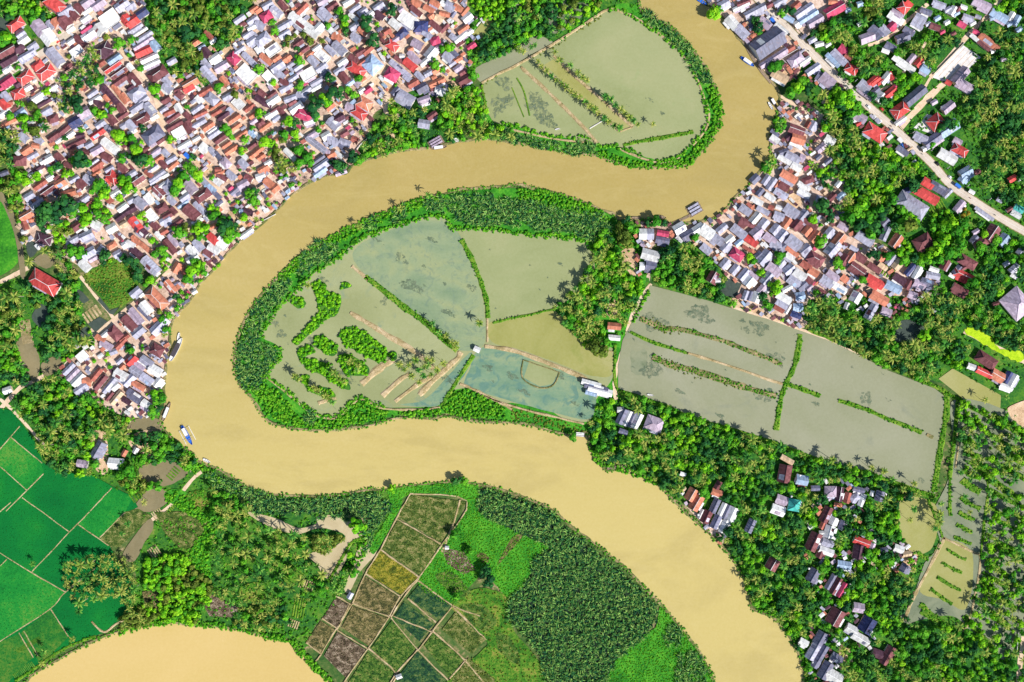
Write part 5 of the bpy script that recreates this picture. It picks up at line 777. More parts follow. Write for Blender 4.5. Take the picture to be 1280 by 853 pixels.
    if len(q) == 4: x, y, k, r = float(q[0]), float(q[1]), q[2], float(q[3]); put(x, y, k, r*S/3.6, r*1.5)
from mathutils import noise as mn
def pick(mixd, x, y):
    a = mn.noise(Vector((x/32, y/32, 1.3))); c = mn.noise(Vector((x/40, y/40, 7.7)))
    f = dict(bright=math.exp(3.2*a), mid=math.exp(1.0*a), dark=math.exp(-3.0*a), olive=math.exp(1.5*c), palm=math.exp(3.0*c), palmg=math.exp(1.5*c-1.0*a), gold=1)
    ks = list(mixd); return random.choices(ks, [mixd[k]*f[k] for k in ks])[0]
def wood(pts, mixd, d=8.5, n=1600, smin=.62, smax=1.15, road=True, water=True, smooth=False, cap=9999):
    mk = pmask(pts, smooth); ii, jj = np.nonzero(mk[40:940, 40:1360]); ks, ws = zip(*mixd.items()); c = 0
    if not len(ii): return
    for _ in range(n):
        k = RNG.integers(0, len(ii)); y, x = ii[k]-20+RNG.random(), jj[k]-20+RNG.random()
        if (road and at(ROADM, x, y)) or (water and at(WATER, x, y)) or any(at(HOUSEM, x+u, y+v) for u, v in ((0,0),(3,0),(-3,0),(0,3),(0,-3),(4,4))): continue
        s = random.uniform(smin, smax) if random.random() < .75 else random.uniform(smin*.65, smin)
        kk = pick(mixd, x, y); s *= 1.15 if kk.startswith('palm') else 1
        if free(x, y, d*s): put(x, y, kk, s, d*s); c += 1
        if c >= cap: break
PD = dict(palm=5, palmg=2, dark=3, mid=2, olive=1); TD = dict(dark=4, mid=4, bright=1.2, palmg=2, palm=1.5); PP = dict(palm=6, palmg=2, olive=1, mid=1)
for poly, mx, d, kw in [
 ([(-15,-15),(50,-15),(52,5),(68,20),(60,32),(40,26),(30,30),(22,22),(8,24),(-15,20)], TD, 8, {}),([(0,45),(15,42),(18,62),(5,66),(-10,60)], TD, 8, {}),
 ([(85,60),(115,52),(125,70),(128,92),(132,103),(112,108),(100,108),(92,140),(75,138),(62,122),(60,100),(78,92)], PD, 8, {}),
 ([(180,22),(195,-15),(310,-15),(314,8),(292,25),(293,46),(262,52),(250,75),(262,95),(258,107),(235,88),(222,100),(208,98),(205,78),(195,50),(183,35)], dict(palm=4,palmg=2,dark=2,mid=2,olive=3), 8, {}),
 ([(355,45),(385,42),(412,55),(410,62),(380,55),(360,60)], dict(olive=3,mid=1), 7, {}),([(588,-15),(640,-15),(640,8),(628,22),(606,24),(596,14),(585,4)], dict(bright=4,mid=2), 9, {}),
 ([(612,28),(640,10),(660,20),(690,45),(668,50),(640,62),(612,74),(600,70),(596,62),(610,45)], dict(mid=3,dark=3,palmg=1,bright=1), 7, {}),
 ([(640,-15),(720,-15),(760,-10),(745,12),(720,28),(690,42),(672,45),(655,30),(640,25)], dict(bright=2,mid=3,olive=2,palmg=2,dark=1), 8.5, dict(water=False)),
 ([(485,120),(500,118),(505,142),(530,135),(553,128),(560,108),(590,105),(604,130),(612,158),(640,162),(640,174),(605,171),(575,174),(562,176),(555,160),(535,148),(530,182),(500,188),(460,199),(448,200),(455,180),(465,160),(480,150)], dict(palm=3,palmg=2,mid=4,bright=2,dark=2), 7.5, {}),
 ([(556,110),(590,105),(604,130),(612,165),(600,172),(572,168),(560,140)], dict(palm=4,palmg=1), 6, {}),
 ([(0,155),(18,162),(28,185),(20,205),(25,214),(-15,214),(-15,150)], PD, 8, {}),([(26,130),(50,125),(66,150),(55,166),(32,160)], dict(palmg=1,mid=2,olive=2), 8, {}),([(20,214),(60,214),(62,236),(40,232)], dict(bright=2,mid=2), 8, {}),([(-15,225),(12,225),(22,240),(30,262),(36,290),(30,300),(18,265),(0,238)], dict(olive=2,mid=2,palm=1), 7, {}),
 ([(98,250),(125,250),(139,268),(128,288),(118,295),(100,285)], dict(bright=2,mid=2,palm=1), 8, {}),([(65,282),(88,275),(92,290),(80,305),(68,300)], dict(bright=1,olive=2,palm=1), 7, {}),([(228,240),(250,240),(250,250)], PD, 8, {}),
 ([(333,188),(370,185),(372,213),(345,214)], dict(palm=3,olive=2,mid=1), 7, {}),([(485,214),(470,200)], PD, 8, {}) ,
 ([(-15,362),(15,365),(28,378),(28,395),(18,430),(-15,440)], PD, 8, {}),([(35,345),(95,342),(100,372),(98,392),(110,425),(95,432),(75,442),(52,450),(62,420),(50,395),(40,380),(30,370)], PD, 7.5, {}),([(30,330),(75,300),(95,345),(60,345)], PD, 9, dict(cap=12)),
 ([(0,440),(25,430),(40,470),(25,480),(-10,490)], TD, 7.5, {}),([(52,470),(72,462),(92,482),(118,490),(130,500),(133,522),(160,520),(165,535),(135,540),(115,548),(112,562),(118,585),(110,594),(75,590),(58,578),(45,550),(30,527),(15,508),(35,490)], dict(palm=5,palmg=3,mid=3,dark=2,bright=1), 7.5, {}),
 ([(122,520),(165,524),(160,545),(130,545)], dict(palm=2,mid=2), 7.5, {}),([(165,545),(205,540),(225,560),(248,580),(235,585),(215,575),(180,580),(165,575)], dict(mid=3,dark=2,palm=1), 7, {}),([(148,590),(185,598),(205,612),(185,618),(165,614),(150,605)], dict(palm=2,mid=1,olive=1), 7, {}),
 ([(80,705),(110,695),(135,690),(148,695),(165,700),(172,735),(165,765),(140,745),(110,755),(98,770),(92,750),(80,735)], dict(palm=6,palmg=1), 8.5, dict(road=False)),
 ([(178,700),(200,695),(225,690),(245,715),(262,725),(262,748),(250,765),(245,780),(200,775),(198,740),(180,735)], dict(bright=4,mid=2,olive=2), 6.5, {}),([(150,775),(185,752),(200,770),(185,780),(150,787)], dict(palm=2,olive=2,bright=1), 7, {}),
 ([(262,655),(300,650),(320,660),(385,665),(385,690),(395,705),(415,728),(408,742),(375,760),(350,742),(300,760),(265,745),(268,700)], dict(palm=6,palmg=4,mid=1), 12, {}),([(300,760),(350,745),(360,780),(330,790),(290,780)], PD, 8, {}),
 ([(388,668),(430,672),(436,685),(410,700),(392,690)], dict(olive=2,palm=2), 7, {}),([(265,610),(310,625),(310,650),(262,650)], dict(mid=2,palm=2), 8, {}),([(415,722),(435,712),(430,740),(415,738)], dict(palmg=3), 7, {}),
 ([(693,383),(712,365),(735,335),(742,310),(752,285),(765,300),(775,310),(785,345),(800,350),(808,358),(795,385),(786,402),(775,412),(760,410),(758,433),(735,436),(708,408)], dict(palm=5,palmg=2,mid=3,bright=2,dark=1), 7, dict(water=False)),
 ([(816,352),(832,305),(860,302),(885,318),(898,333),(905,345),(900,366),(925,380),(900,377),(850,365)], dict(palm=5,palmg=1,mid=3,dark=2), 7.2, {}),
 ([(735,545),(740,515),(765,492),(772,498),(800,497),(870,522),(960,552),(1080,590),(1150,618),(1165,630),(1158,665),(1140,690),(1145,705),(1140,745),(1130,770),(1152,780),(1190,780),(1200,870),(1010,870),(1006,830),(990,798),(965,765),(942,756),(920,702),(900,672),(875,640),(835,612),(812,596),(785,582),(750,574)], dict(dark=4,mid=5,bright=2,palm=3.5,palmg=2), 8.5, dict(n=9000)),
 ([(745,510),(790,505),(860,530),(850,560),(800,560),(760,570),(740,545)], dict(dark=3,mid=3,bright=1), 7, dict(n=2500)),
 ([(1200,505),(1225,500),(1300,545),(1300,870),(1200,870),(1190,780),(1215,770),(1228,700),(1235,610)], dict(mid=4,bright=5,dark=2,palm=2,palmg=2), 9.5, dict(n=420)),
 ([(1232,640),(1300,640),(1300,870),(1195,870),(1190,785),(1222,765),(1232,700)], dict(mid=4,bright=6,dark=2,palm=1,palmg=1), 7.5, dict(n=620, smin=.5, smax=.95)),
 ([(1196,500),(1240,505),(1300,545),(1300,600),(1235,600),(1200,590)], dict(mid=4,bright=4,dark=2,palmg=2,palm=1), 7, dict(n=220, smin=.5, smax=.9)),
 ([(1204,520),(1228,530),(1230,600),(1210,600),(1200,560)], dict(palm=3,palmg=2), 9, dict(cap=9)),([(1160,630),(1175,640),(1172,662),(1160,650)], dict(palm=1), 8, {}),([(1120,640),(1130,635),(1128,700),(1118,690)], dict(palm=1,mid=1), 7, {}),
 ([(1200,108),(1222,100),(1232,82),(1228,62),(1260,50),(1300,50),(1300,275),(1250,248),(1238,236),(1222,225),(1238,200),(1235,180),(1215,150),(1203,128)], dict(dark=5,mid=2,palm=4,palmg=4), 7.5, dict(n=5000)),
 ([(1240,8),(1300,-10),(1300,20),(1262,15)], TD, 8, {}),([(1265,20),(1300,40),(1300,70),(1240,50)], PD, 8, {}),([(1050,18),(1075,-15),(1110,-15),(1125,0),(1112,18),(1105,30),(1090,38),(1075,50),(1080,60),(1100,70),(1112,72),(1095,90),(1075,92),(1064,112),(1046,92),(1035,82),(1010,48),(1030,22)], PD, 7.5, dict(n=3000)),
 ([(1110,70),(1140,55),(1165,35),(1190,40),(1208,40),(1165,90),(1150,88),(1120,75)], dict(palm=2,palmg=3,dark=3,mid=3), 7.5, {}),([(1108,95),(1150,92),(1148,112),(1112,132),(1100,120)], dict(mid=3,bright=3,dark=1), 7, {}),([(1080,90),(1100,95),(1098,105),(1085,120),(1070,110)], TD, 8, {}),([(1190,30),(1215,25),(1235,12),(1230,40),(1215,45)], TD, 8, dict(cap=9)),
 ([(1022,118),(1040,112),(1072,138),(1066,150),(1072,168),(1110,188),(1120,196),(1140,200),(1162,222),(1155,232),(1120,238),(1112,245),(1098,260),(1062,270),(1042,258),(1032,230),(1012,205),(1030,185),(1030,150)], dict(palm=5,palmg=2,bright=2,mid=3,dark=2), 7.2, dict(n=3500)),
 ([(1046,255),(1110,245),(1125,275),(1118,300),(1100,300),(1060,280)], TD, 8, {}),([(1165,270),(1190,258),(1210,275),(1205,300),(1190,325),(1172,335),(1155,335),(1120,318),(1128,300),(1165,290)], dict(bright=4,mid=3), 8, {}),
 ([(1108,335),(1140,332),(1165,335),(1172,352),(1200,370),(1198,400),(1180,440),(1160,478),(1110,458),(1040,424),(1008,408),(1005,378),(1030,372),(1068,388),(1110,398),(1122,396),(1148,380),(1160,360),(1150,345)], dict(palm=5,palmg=2,dark=3,mid=2), 7.2, dict(n=4000)),
 ([(1232,298),(1300,330),(1300,345),(1262,350),(1245,372),(1250,395),(1240,410),(1212,412),(1205,385),(1212,362),(1228,345)], TD, 8, dict(n=2500)),([(1206,412),(1250,400),(1300,412),(1300,450),(1275,440),(1250,430),(1215,420)], TD, 8, {}),([(1225,278),(1260,295),(1290,310),(1300,325),(1240,300)], TD, 8, {}),([(1195,425),(1210,430),(1212,462),(1195,456),(1180,450)], TD, 7, {}),
 ([(1215,205),(1255,232),(1290,255),(1300,270),(1240,232)], TD, 8, {}),([(1140,195),(1160,212),(1170,222),(1150,222)], TD, 8, {}),
 ([(950,205),(965,195),(970,205),(955,222)], TD, 6, {}),([(963,165),(975,148),(990,155),(975,165)], TD, 6, {}),([(962,145),(980,148),(975,158)], TD, 6, {}),
 ([(1060,640),(1075,640)]*2, TD, 8, {}),([(845,575),(900,590),(905,640),(885,655),(890,625),(850,600)], dict(mid=4,bright=3,palm=1), 7, {}),
 ([(550,128),(560,110),(558,160)], PD, 7, {}),([(500,120),(520,140),(502,160)], dict(mid=1,bright=1), 7, {}),([(645,16),(680,20),(670,40),(650,40)], dict(palmg=2,mid=2), 7, dict(water=False)),
]:
    if len(set(poly)) > 2: wood(poly, mx, d, **kw)
wood(VILL[0], dict(bright=5,mid=4,dark=1,palm=1), 7, n=2200, smin=.32, smax=.62, smooth=True, cap=230)
wood(VILL[3], dict(bright=4,mid=4,dark=1), 7, n=600, smin=.3, smax=.55, smooth=True, cap=45)
# palms planted in rows along pond dykes, and the odd ones over the water
for t in """672 77,677 83,683 88,690 95,696 100,702 105,708 110,713 114,719 118,725 122,731 127,737 132,743 137,749 142,755 147,761 152,768 157,774 160,700 75,712 82,722 92,728 97,734 101,757 121,763 125,769 131,776 137,781 142,786 147,792 151,797 156,816 155,693 65,648 62,655 65,664 60,668 57,700 40,
368 470,372 474,392 484,396 488,402 492,406 495,412 500,416 503,412 462,418 467,424 472,430 478,441 450,448 456,446 463,436 452,500 455,506 462,512 456,514 470,520 450,524 462,530 470,524 478,530 458,536 456,540 450,546 462,538 468,533 450,554 455,568 435,564 428,540 405,558 420,549 415,570 430,
385 357,450 283,500 260,536 244,600 404,
1240 520,1228 545,1222 556,1240 548,1262 545,1270 560,1275 575,1255 590,1268 600,1250 610,1237 615,1258 625,1270 635,1247 560,1220 545,1208 560,1215 590,1206 620,1212 640,
1105 590,1115 600,1128 612,1090 585,1062 582,1040 575,1176 630,1168 660,1175 645,1172 655,1143 636,1137 650,1143 605,1232 500,1258 496,1213 540,
90 800,52 830,55 815,40 705,152 668,180 628,160 655""".replace('\n', '').split(','):
    q = t.split()
    if len(q) == 2: put(float(q[0])+random.uniform(-.8, .8), float(q[1])+random.uniform(-.8, .8), random.choice(['palm','palm','palmg']), random.uniform(.72, .98), 5)
# ---------------------------------------------------------------- split: the 300 largest of each kind stand alone, the rest are one mass
INV = [t for t in TREES if -25 < t[0] < 1305 and -25 < t[1] < 880]
kinds = {'coconut_palm': [], 'broadleaf_tree': []}
for t in INV: kinds['coconut_palm' if t[2].startswith('palm') else 'broadleaf_tree'].append(t)
THINGS = []     # for labelling: dict(o,x,y,look,noun)
def near_edge(x, y): return 4 < x < 1276 and 4 < y < 849
LOOKT = dict(dark='dark green', mid='mid green', bright='bright green', olive='olive green', gold='golden leaved')
def single_tree(x, y, key, s, name):
    TR, CR, h, Q, T = random.choice(TP[key]); X, Y = base_of(x, y, h*s)
    root = bpy.data.objects.new(name, None); COL.objects.link(root); root.location = (X, Y, .02 if not at(WATER, x, y) else .35); root.rotation_euler = (0, 0, random.uniform(0, 6.28)); root.scale = (s,)*3
    link('trunk', TR, root); link('crown', CR, root); return root
for nm, L in kinds.items():
    L.sort(key=lambda t: -t[3]*(1 if near_edge(t[0], t[1]) else .5)); mass = {}
    for i, (x, y, k, s) in enumerate(L):
        if i < 300:
            o = single_tree(x, y, k, s, nm)
            if nm == 'coconut_palm': look = ('tall' if s > 1.02 else 'short' if s < .84 else '')+(' coconut palm with pale yellowish fronds' if k == 'palm' else ' coconut palm with green fronds')
            else: look = ('large ' if s > 1.12 else 'small ' if s < .9 else '')+LOOKT[k]+' leafy tree'
            THINGS.append(dict(o=o, x=x, y=y, look=look.strip(), cat='palm tree' if nm == 'coconut_palm' else 'tree', group='coconut palms of the riverside groves' if nm == 'coconut_palm' else 'leafy trees of the villages and banks'))
        else:
            p = random.choice(TP[k]); X, Y = base_of(x, y, p[2]*s); mass.setdefault(k, []).append((X, Y, .02 if not at(WATER, x, y) else .35, s, random.uniform(0, 6.28), (p[3], p[4])))
    # remaining ones of the kind: one object
    allm = [q for k in mass for q in mass[k]]
    if allm:
        Vs = []; Ts = []; Is = []; mats = []
        for mi, k in enumerate(mass):
            me = scatter_mesh('x', mass[k], TP[k][0][1].materials[0].name if False else dict(dark='leaf_dark', mid='leaf_mid', bright='leaf_bright', olive='leaf_olive', gold='leaf_gold', palm='palm', palmg='palm_green')[k], .8)
            n = len(me.polygons); co = np.empty(n*12, np.float32); me.vertices.foreach_get('co', co); tt = np.empty(n*4, np.float32); me.attributes['tone'].data.foreach_get('value', tt)
            Vs.append(co.reshape(-1, 4, 3)); Ts.append(tt); Is.append(np.full(n, mi)); mats.append(me.materials[0]); bpy.data.meshes.remove(me)
        o = link('palm_grove' if nm == 'coconut_palm' else 'woodland', quads_mesh('mass', np.concatenate(Vs), mats, np.concatenate(Ts), np.concatenate(Is)))
        tag(o, 'smaller coconut palms crowding the groves' if nm == 'coconut_palm' else 'close standing smaller trees of the woods and gardens', 'palms' if nm == 'coconut_palm' else 'trees', None, 'stuff')
        st = []; 
        for X, Y, z, s, rz, _ in allm[:]: 
            a = .16; zt = 7.5*s if nm == 'coconut_palm' else 4*s
            for g in range(3): c1, s1, c2, s2 = math.cos(g*2.09)*a, math.sin(g*2.09)*a, math.cos((g+1)*2.09)*a, math.sin((g+1)*2.09)*a; st.append([(X+c1,Y+s1,z-.1),(X+c2,Y+s2,z-.1),(X+c2*.6,Y+s2*.6,zt),(X+c1*.6,Y+s1*.6,zt)])
        t = link('trunks', quads_mesh('trunks', np.array(st), M['bark'], np.full(len(st), .5)), o); tag(t, kind='stuff')
# ---------------------------------------------------------------- nipa palms, reeds, shrubs: uncountable ground cover
def fill(name, polys, protos, mat, step, s0, s1, label, cat, z=.1, keepwater=False, smooth=True, zoff=0):
    it = []
    for pts in polys:
        mk = pmask(pts, smooth); xs = [q[0] for q in pts]; ys = [q[1] for q in pts]; y = max(-20, min(ys))
        while y < min(max(ys), 875):
            x = max(-20, min(xs))
            while x < min(max(xs), 1300):
                a, b = x+random.uniform(-.6, .6)*step, y+random.uniform(-.6, .6)*step
                if at(mk, a, b) and not at(HOUSEM, a, b) and not at(ROADM, a, b):
                    X, Y = W(a, b); it.append((X, Y, z, random.uniform(s0, s1), random.uniform(0, 6.28), random.choice(protos)))
                x += step
            y += step*.9
    o = link(name, scatter_mesh(name, it, mat)); return tag(o, label, cat, None, 'stuff')
def ribbon(pts, w):
    p = spline(pts, False, 3) if len(pts) > 2 else pts; P = np.array(p); T = np.gradient(P, axis=0); T /= np.linalg.norm(T, axis=1)[:, None]+1e-9; Nn = np.stack([-T[:, 1], T[:, 0]], 1)*w/2
    return [tuple(q) for q in (P+Nn)]+[tuple(q) for q in (P-Nn)[::-1]]
N1 = [(600,614),(640,620),(692,643),(722,671),(763,701),(799,736),(823,762),(815,785),(795,805),(770,825),(748,870),(690,870),(675,820),(655,795),(634,770),(637,747),(660,725),(667,698),(688,684),(665,672),(640,660),(600,643)]
N2 = [(262,592),(290,601),(320,612),(370,624),(420,623),(460,616),(484,626),(488,638),(470,662),(455,648),(400,643),(320,640),(290,625),(262,603)]
N4 = [(557,247),(600,244),(640,248),(700,258),(748,268),(765,285),(752,315),(735,300),(690,290),(640,283),(605,283),(572,276)]
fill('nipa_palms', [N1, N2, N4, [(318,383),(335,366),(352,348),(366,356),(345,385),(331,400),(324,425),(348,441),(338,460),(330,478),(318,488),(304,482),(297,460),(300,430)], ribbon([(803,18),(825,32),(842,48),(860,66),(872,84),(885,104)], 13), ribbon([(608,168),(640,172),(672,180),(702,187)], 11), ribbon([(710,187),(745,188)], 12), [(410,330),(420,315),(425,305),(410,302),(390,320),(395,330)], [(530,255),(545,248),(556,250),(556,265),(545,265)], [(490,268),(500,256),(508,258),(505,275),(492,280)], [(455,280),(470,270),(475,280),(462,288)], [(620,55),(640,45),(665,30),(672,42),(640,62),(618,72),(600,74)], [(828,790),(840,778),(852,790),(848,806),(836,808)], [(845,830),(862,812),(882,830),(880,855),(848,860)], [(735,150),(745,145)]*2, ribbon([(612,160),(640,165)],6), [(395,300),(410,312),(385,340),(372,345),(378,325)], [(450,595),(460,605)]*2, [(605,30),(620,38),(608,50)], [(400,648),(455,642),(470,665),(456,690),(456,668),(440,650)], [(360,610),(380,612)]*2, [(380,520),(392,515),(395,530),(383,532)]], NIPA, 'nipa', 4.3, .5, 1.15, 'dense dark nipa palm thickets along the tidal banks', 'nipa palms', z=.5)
G = [ribbon([(352,350),(372,330),(395,313),(420,298),(452,282),(482,270),(510,260),(535,252),(556,246)], 13), ribbon([(325,392),(312,410),(302,430)], 8), [(302,478),(320,495),(338,520),(375,534),(360,500),(338,482),(325,470),(312,480)], ribbon([(335,495),(360,520),(385,530),(420,531),(440,525),(462,520),(485,520)], 12), ribbon([(425,528),(440,512),(455,508),(480,518)], 10), ribbon([(500,518),(530,516),(552,514)], 8), [(553,512),(570,489),(590,489),(632,510),(628,524),(596,524),(560,517)],
 [(650,236),(700,242),(748,260),(758,280),(745,278),(700,262),(650,252)], ribbon([(888,108),(895,128),(898,145),(889,168),(873,188),(855,204),(820,206)], 12), ribbon([(748,194),(765,197),(790,206),(815,206)], 9), ribbon([(677,182),(700,186)], 6),
 [(450,660),(465,662),(458,680),(455,700),(440,712),(432,730),(425,735),(420,745),(428,715),(448,690)], ribbon([(248,583),(266,595),(285,612),(300,622)], 9), [(208,545),(240,568),(250,585),(235,590),(215,572),(200,560)], G0, G2, G1, ribbon([(150,790),(187,780),(225,777),(260,781),(300,786),(335,795),(365,802),(388,825),(410,850)], 7), ribbon([(372,810),(390,830),(415,855)], 8), [(945,760),(965,768),(985,785),(1000,815),(1005,853),(1015,853),(1010,800),(985,770),(950,745)], ribbon([(740,560),(752,578),(790,590),(820,605)], 8), [(205,625),(225,615),(262,642),(273,655),(262,690),(265,720),(250,718),(235,690),(255,660),(232,640)],
 ribbon([(813,362),(800,385),(790,405)], 4), [(771,330),(790,345),(800,352),(808,360),(795,380),(782,395),(770,375),(765,350)]]
fill('bank_shrubs', G[:14]+G[17:]+[ribbon(PENIN[:18], 6), ribbon(PENIN[-12:], 6), ribbon(TOPP[:12], 4), ribbon(TOPP[12:20], 5)], BUSH, 'reed', 3.3, .7, 1.5, 'bright green shrubs and reeds along the river banks', 'shrubs', z=.35)
fill('tall_grass', G[14:17], BUSH, 'reed', 2.6, .3, .6, 'bright green tall grass of the riverside meadows', 'grass', z=.52)
fill('rice_plants', [RICE], BUSH, 'ricecrop', 3.3, .10, .30, 'fresh green rice standing in the flooded fields', 'rice', z=.48, smooth=False)
OL = [ribbon([(640,512),(677,522),(708,533),(735,540)], 10), ribbon([(640,520),(680,528),(705,538)], 8), G3, [(104,345),(140,322),(175,338),(172,370),(152,383),(138,382),(120,365)], ribbon([(779,182),(800,177),(830,172),(866,165)], 5), ribbon([(606,128),(604,108),(622,96)], 3), ribbon([(648,82),(668,72),(690,60),(722,40),(752,20)], 3), [(232,620),(255,612),(285,625),(280,640),(250,640)], [(770,280),(790,290),(785,312),(772,310)]]
fill('scrub_cover', OL[:2]+OL[4:], BUSH, 'reedolive', 3.8, .4, .9, 'olive green scrub along pond dykes and fields', 'scrub')
fill('meadow_tufts', [G3], BUSH, 'reedolive', 5, .3, .7, 'yellow green tufts of the bottom meadow', 'grass', z=.54)
fill('cassava_crop', [OL[3]], BUSH, 'reedolive', 3.6, .45, .8, 'yellow green leafy crop in the square village plot', 'crop')
LV = [(ribbon(q, w*.95), w) for q, w, m in BUNDLINES if m in ('greenbund', 'reedy')]+[(ribbon([(a,b),((a+c)/2,(b+d)/2+1),(c,d)], w*.95), w) for a, b, c, d, w in MR]
fill('dyke_plants', [q for q, w in LV], BUSH, 'reed', 3.0, .4, .8, 'green plants growing along the pond dykes', 'plants', z=.7)
isl = [[(425,362),(430,352),(440,358)]*1, [(388,355),(402,352),(408,360),(405,372),(398,372)], [(400,366),(418,366),(427,375),(420,395),(405,395),(397,385)], [(398,392),(412,396),(400,405),(385,413)], [(366,425),(378,415),(390,403),(400,408),(385,420),(372,432)], [(365,374),(375,372),(383,380),(372,386)], [(425,415),(440,408),(455,415),(470,425),(484,438),(480,452),(465,450),(448,440),(430,430)], [(392,422),(405,420),(422,435),(418,445),(408,443),(395,432)], [(372,440),(385,432),(395,440),(382,447),(410,455),(420,470),(435,478),(438,487),(428,485),(400,468),(390,465),(376,452)], [(424,446),(440,445),(460,458),(460,468),(445,470),(430,466)], [(378,470),(388,470),(385,482),(410,485),(420,495),(410,497),(385,488)], [(482,443),(495,440),(495,450)]]
for q in isl: sheet('pond_island', [(x, y) for x, y in q], 'scrub')
fill('island_bushes', isl, BUSH, 'leaf_bright', 3.6, .8, 1.9, 'rounded bright green bushes on pond islands', 'bushes', z=.3)
DK = [ribbon([(812,400),(830,412),(850,413)], 10), ribbon([(822,447),(840,455),(855,463),(880,470)], 10), ribbon([(905,478),(925,482)], 6)]
fill('drowned_reeds', DK, BUSH, 'leaf_dark' if False else 'reedolive', 3.2, .35, .8, 'dark olive reed patches in the eastern pond', 'reeds', z=.3)
fill('bank_undergrowth', [ribbon(OUTER[10:22], 4), ribbon(OUTER[26:77], 6), ribbon(OUTER[77:], 6), ribbon(INNER[:30], 6), ribbon(INNER[52:], 6), ribbon(RIV2[1:-1], 6)], BUSH, 'leaf_mid', 3.2, .35, 1.0, 'low green growth overhanging the river edge', 'undergrowth', z=.2)
for mm, mt, nm in (('olive','reedolive','olive green low crop in the upper fields'),('yellow','yellowcrop','yellowing low crop in one field'),('brown','drycrop','dry stubble on the brown fields'),('crimson','drycrop','dry stubble and weeds on the darkest fields'),('green','darkcrop','dark green low crop in the lower fields'),('teal','darkcrop','wet dark crop in the blue-green fields')):
    fill('low_crop', [q for m_, q in FIELDS if m_ == mm], BUSH, mt, 3.1 if mm != 'teal' else 4.5, .12, .45, nm, 'crop', z=.64, smooth=False)
fill('rice_edge_weeds', [ribbon(q, 2.2) for q in ricebunds if len(q) > 1], BUSH, 'reedolive', 4.5, .12, .3, 'thin weeds on the rice field banks', 'weeds', z=.55)
und = [pmask(q, False) for q in SCR]
# undergrowth under the trees
def undergrowth():
    mk = np.zeros(XX.shape, bool)
    for u in und: mk |= u
    mk &= ~(WATER | ROADM | HOUSEM | pmask(MARSH) | pmask(RICE, False)); ii, jj = np.nonzero(mk[45:935, 45:1355]); it = []
    for k in RNG.integers(0, len(ii), 9000):
        y, x = ii[k]-15+RNG.random(), jj[k]-15+RNG.random(); X, Y = W(x, y); it.append((X, Y, .25, random.uniform(.5, 1.2), random.uniform(0, 6.28), random.choice(BUSH)))
    o = link('undergrowth', scatter_mesh('undergrowth', it, 'leaf_mid', .6)); tag(o, 'green undergrowth between the trees and gardens', 'undergrowth', None, 'stuff')
undergrowth()
# ---------------------------------------------------------------- village infill
for t in TREES: discmask(OCC, t[0], t[1], 3)
free_v = VM & ~OCC
ii, jj = np.nonzero(free_v[55:925, 55:1345]); taken = OCC.copy(); nf = 0
for k in RNG.permutation(len(ii)):
    y, x = ii[k]-5, jj[k]-5
    if at(taken, x, y) or at(taken, x+1.5, y) or at(taken, x, y+1.5): continue
    if random.random() < .62: discmask(taken, x, y, 2.6); continue
    ang = R(random.choice([35, -50, 35, -45])+random.uniform(-6, 6)); L = random.uniform(2.2, 5.0); w_ = random.uniform(1.6, 3.0); e = random.uniform(1.7, 2.6)
    X, Y = W(x, y); ca, sa = math.cos(ang), math.sin(ang); n0 = len(lf)
    roof_geo(lv, lf, L, w_, e, e+.3, .08, 'flat' if random.random() < .7 else 'gable', X, Y, ca, sa); ci = random.choices(range(len(codes)), [9,7,3,3,1,1,3,1,3,1,2,2])[0] if len(codes) == 12 else random.choices(range(len(codes)), [6,7,3,3,1,5,1,5,1.5,.4,2])[0]
    li += [ci]*(len(lf)-n0); b = len(lv); n1 = len(lf); vv = []; box(vv, lf_tmp := [], -L/2+.2, L/2-.2, -w_/2+.2, w_/2-.2, 0, e-.1)
    lv += [(X+a*ca-c*sa, Y+a*sa+c*ca, z) for a, c, z in vv]; lf += [tuple(b+i for i in q) for q in lf_tmp]; li += [len(codes)+random.randint(0, 1)]*len(lf_tmp)
    discmask(taken, x, y, 2.6); nf += 1
    if nf > 1150: break
tag(link('lean_to_sheds', mesh('lean_to_sheds', lv, lf, lm, li)), 'crowded small lean-to sheds filling gaps between village houses', 'sheds', None, 'stuff')
print('infill', nf, 'trees', len(TREES), {k: len(v) for k, v in kinds.items()}, 'houses', len(HH), sum(h['small'] for h in HH))
# ---------------------------------------------------------------- boats and vehicles
def root_at(name, x, y, z, ang, label, cat, group=None):
    o = bpy.data.objects.new(name, None); COL.objects.link(o); X, Y = W(x, y); o.location = (X, Y, z); o.rotation_euler = (0, 0, R(ang)); return tag(o, label, cat, group)
def hull(L, Bm, D, mat, parent, name='hull', oy=0, inner='wood'):
    st = [(-.5,.35,.15),(-.42,.72,.05),(-.2,.98,0),(.1,1,0),(.32,.8,.03),(.44,.42,.12),(.5,.04,.3)]; v = []; f = []
    for x, b, k in st:
        w = b*Bm/2; v += [(x*L, oy-w, D*(1+k)), (x*L, oy-w*.6, .12*D+k*D*.5-.3), (x*L, oy+w*.6, .12*D+k*D*.5-.3), (x*L, oy+w, D*(1+k)), (x*L, oy+w*.82, D*(1+k)), (x*L, oy+w*.55, D*.45), (x*L, oy-w*.55, D*.45), (x*L, oy-w*.82, D*(1+k))]
    for i in range(len(st)-1):
        for k in range(8): f.append((i*8+k, i*8+(k+1) % 8, (i+1)*8+(k+1) % 8, (i+1)*8+k))
    f.append(tuple(range(7, -1, -1))); f.append(tuple((len(st)-1)*8+k for k in range(8)))
    return link(name, mesh(name, v, f, M[mat]), parent)
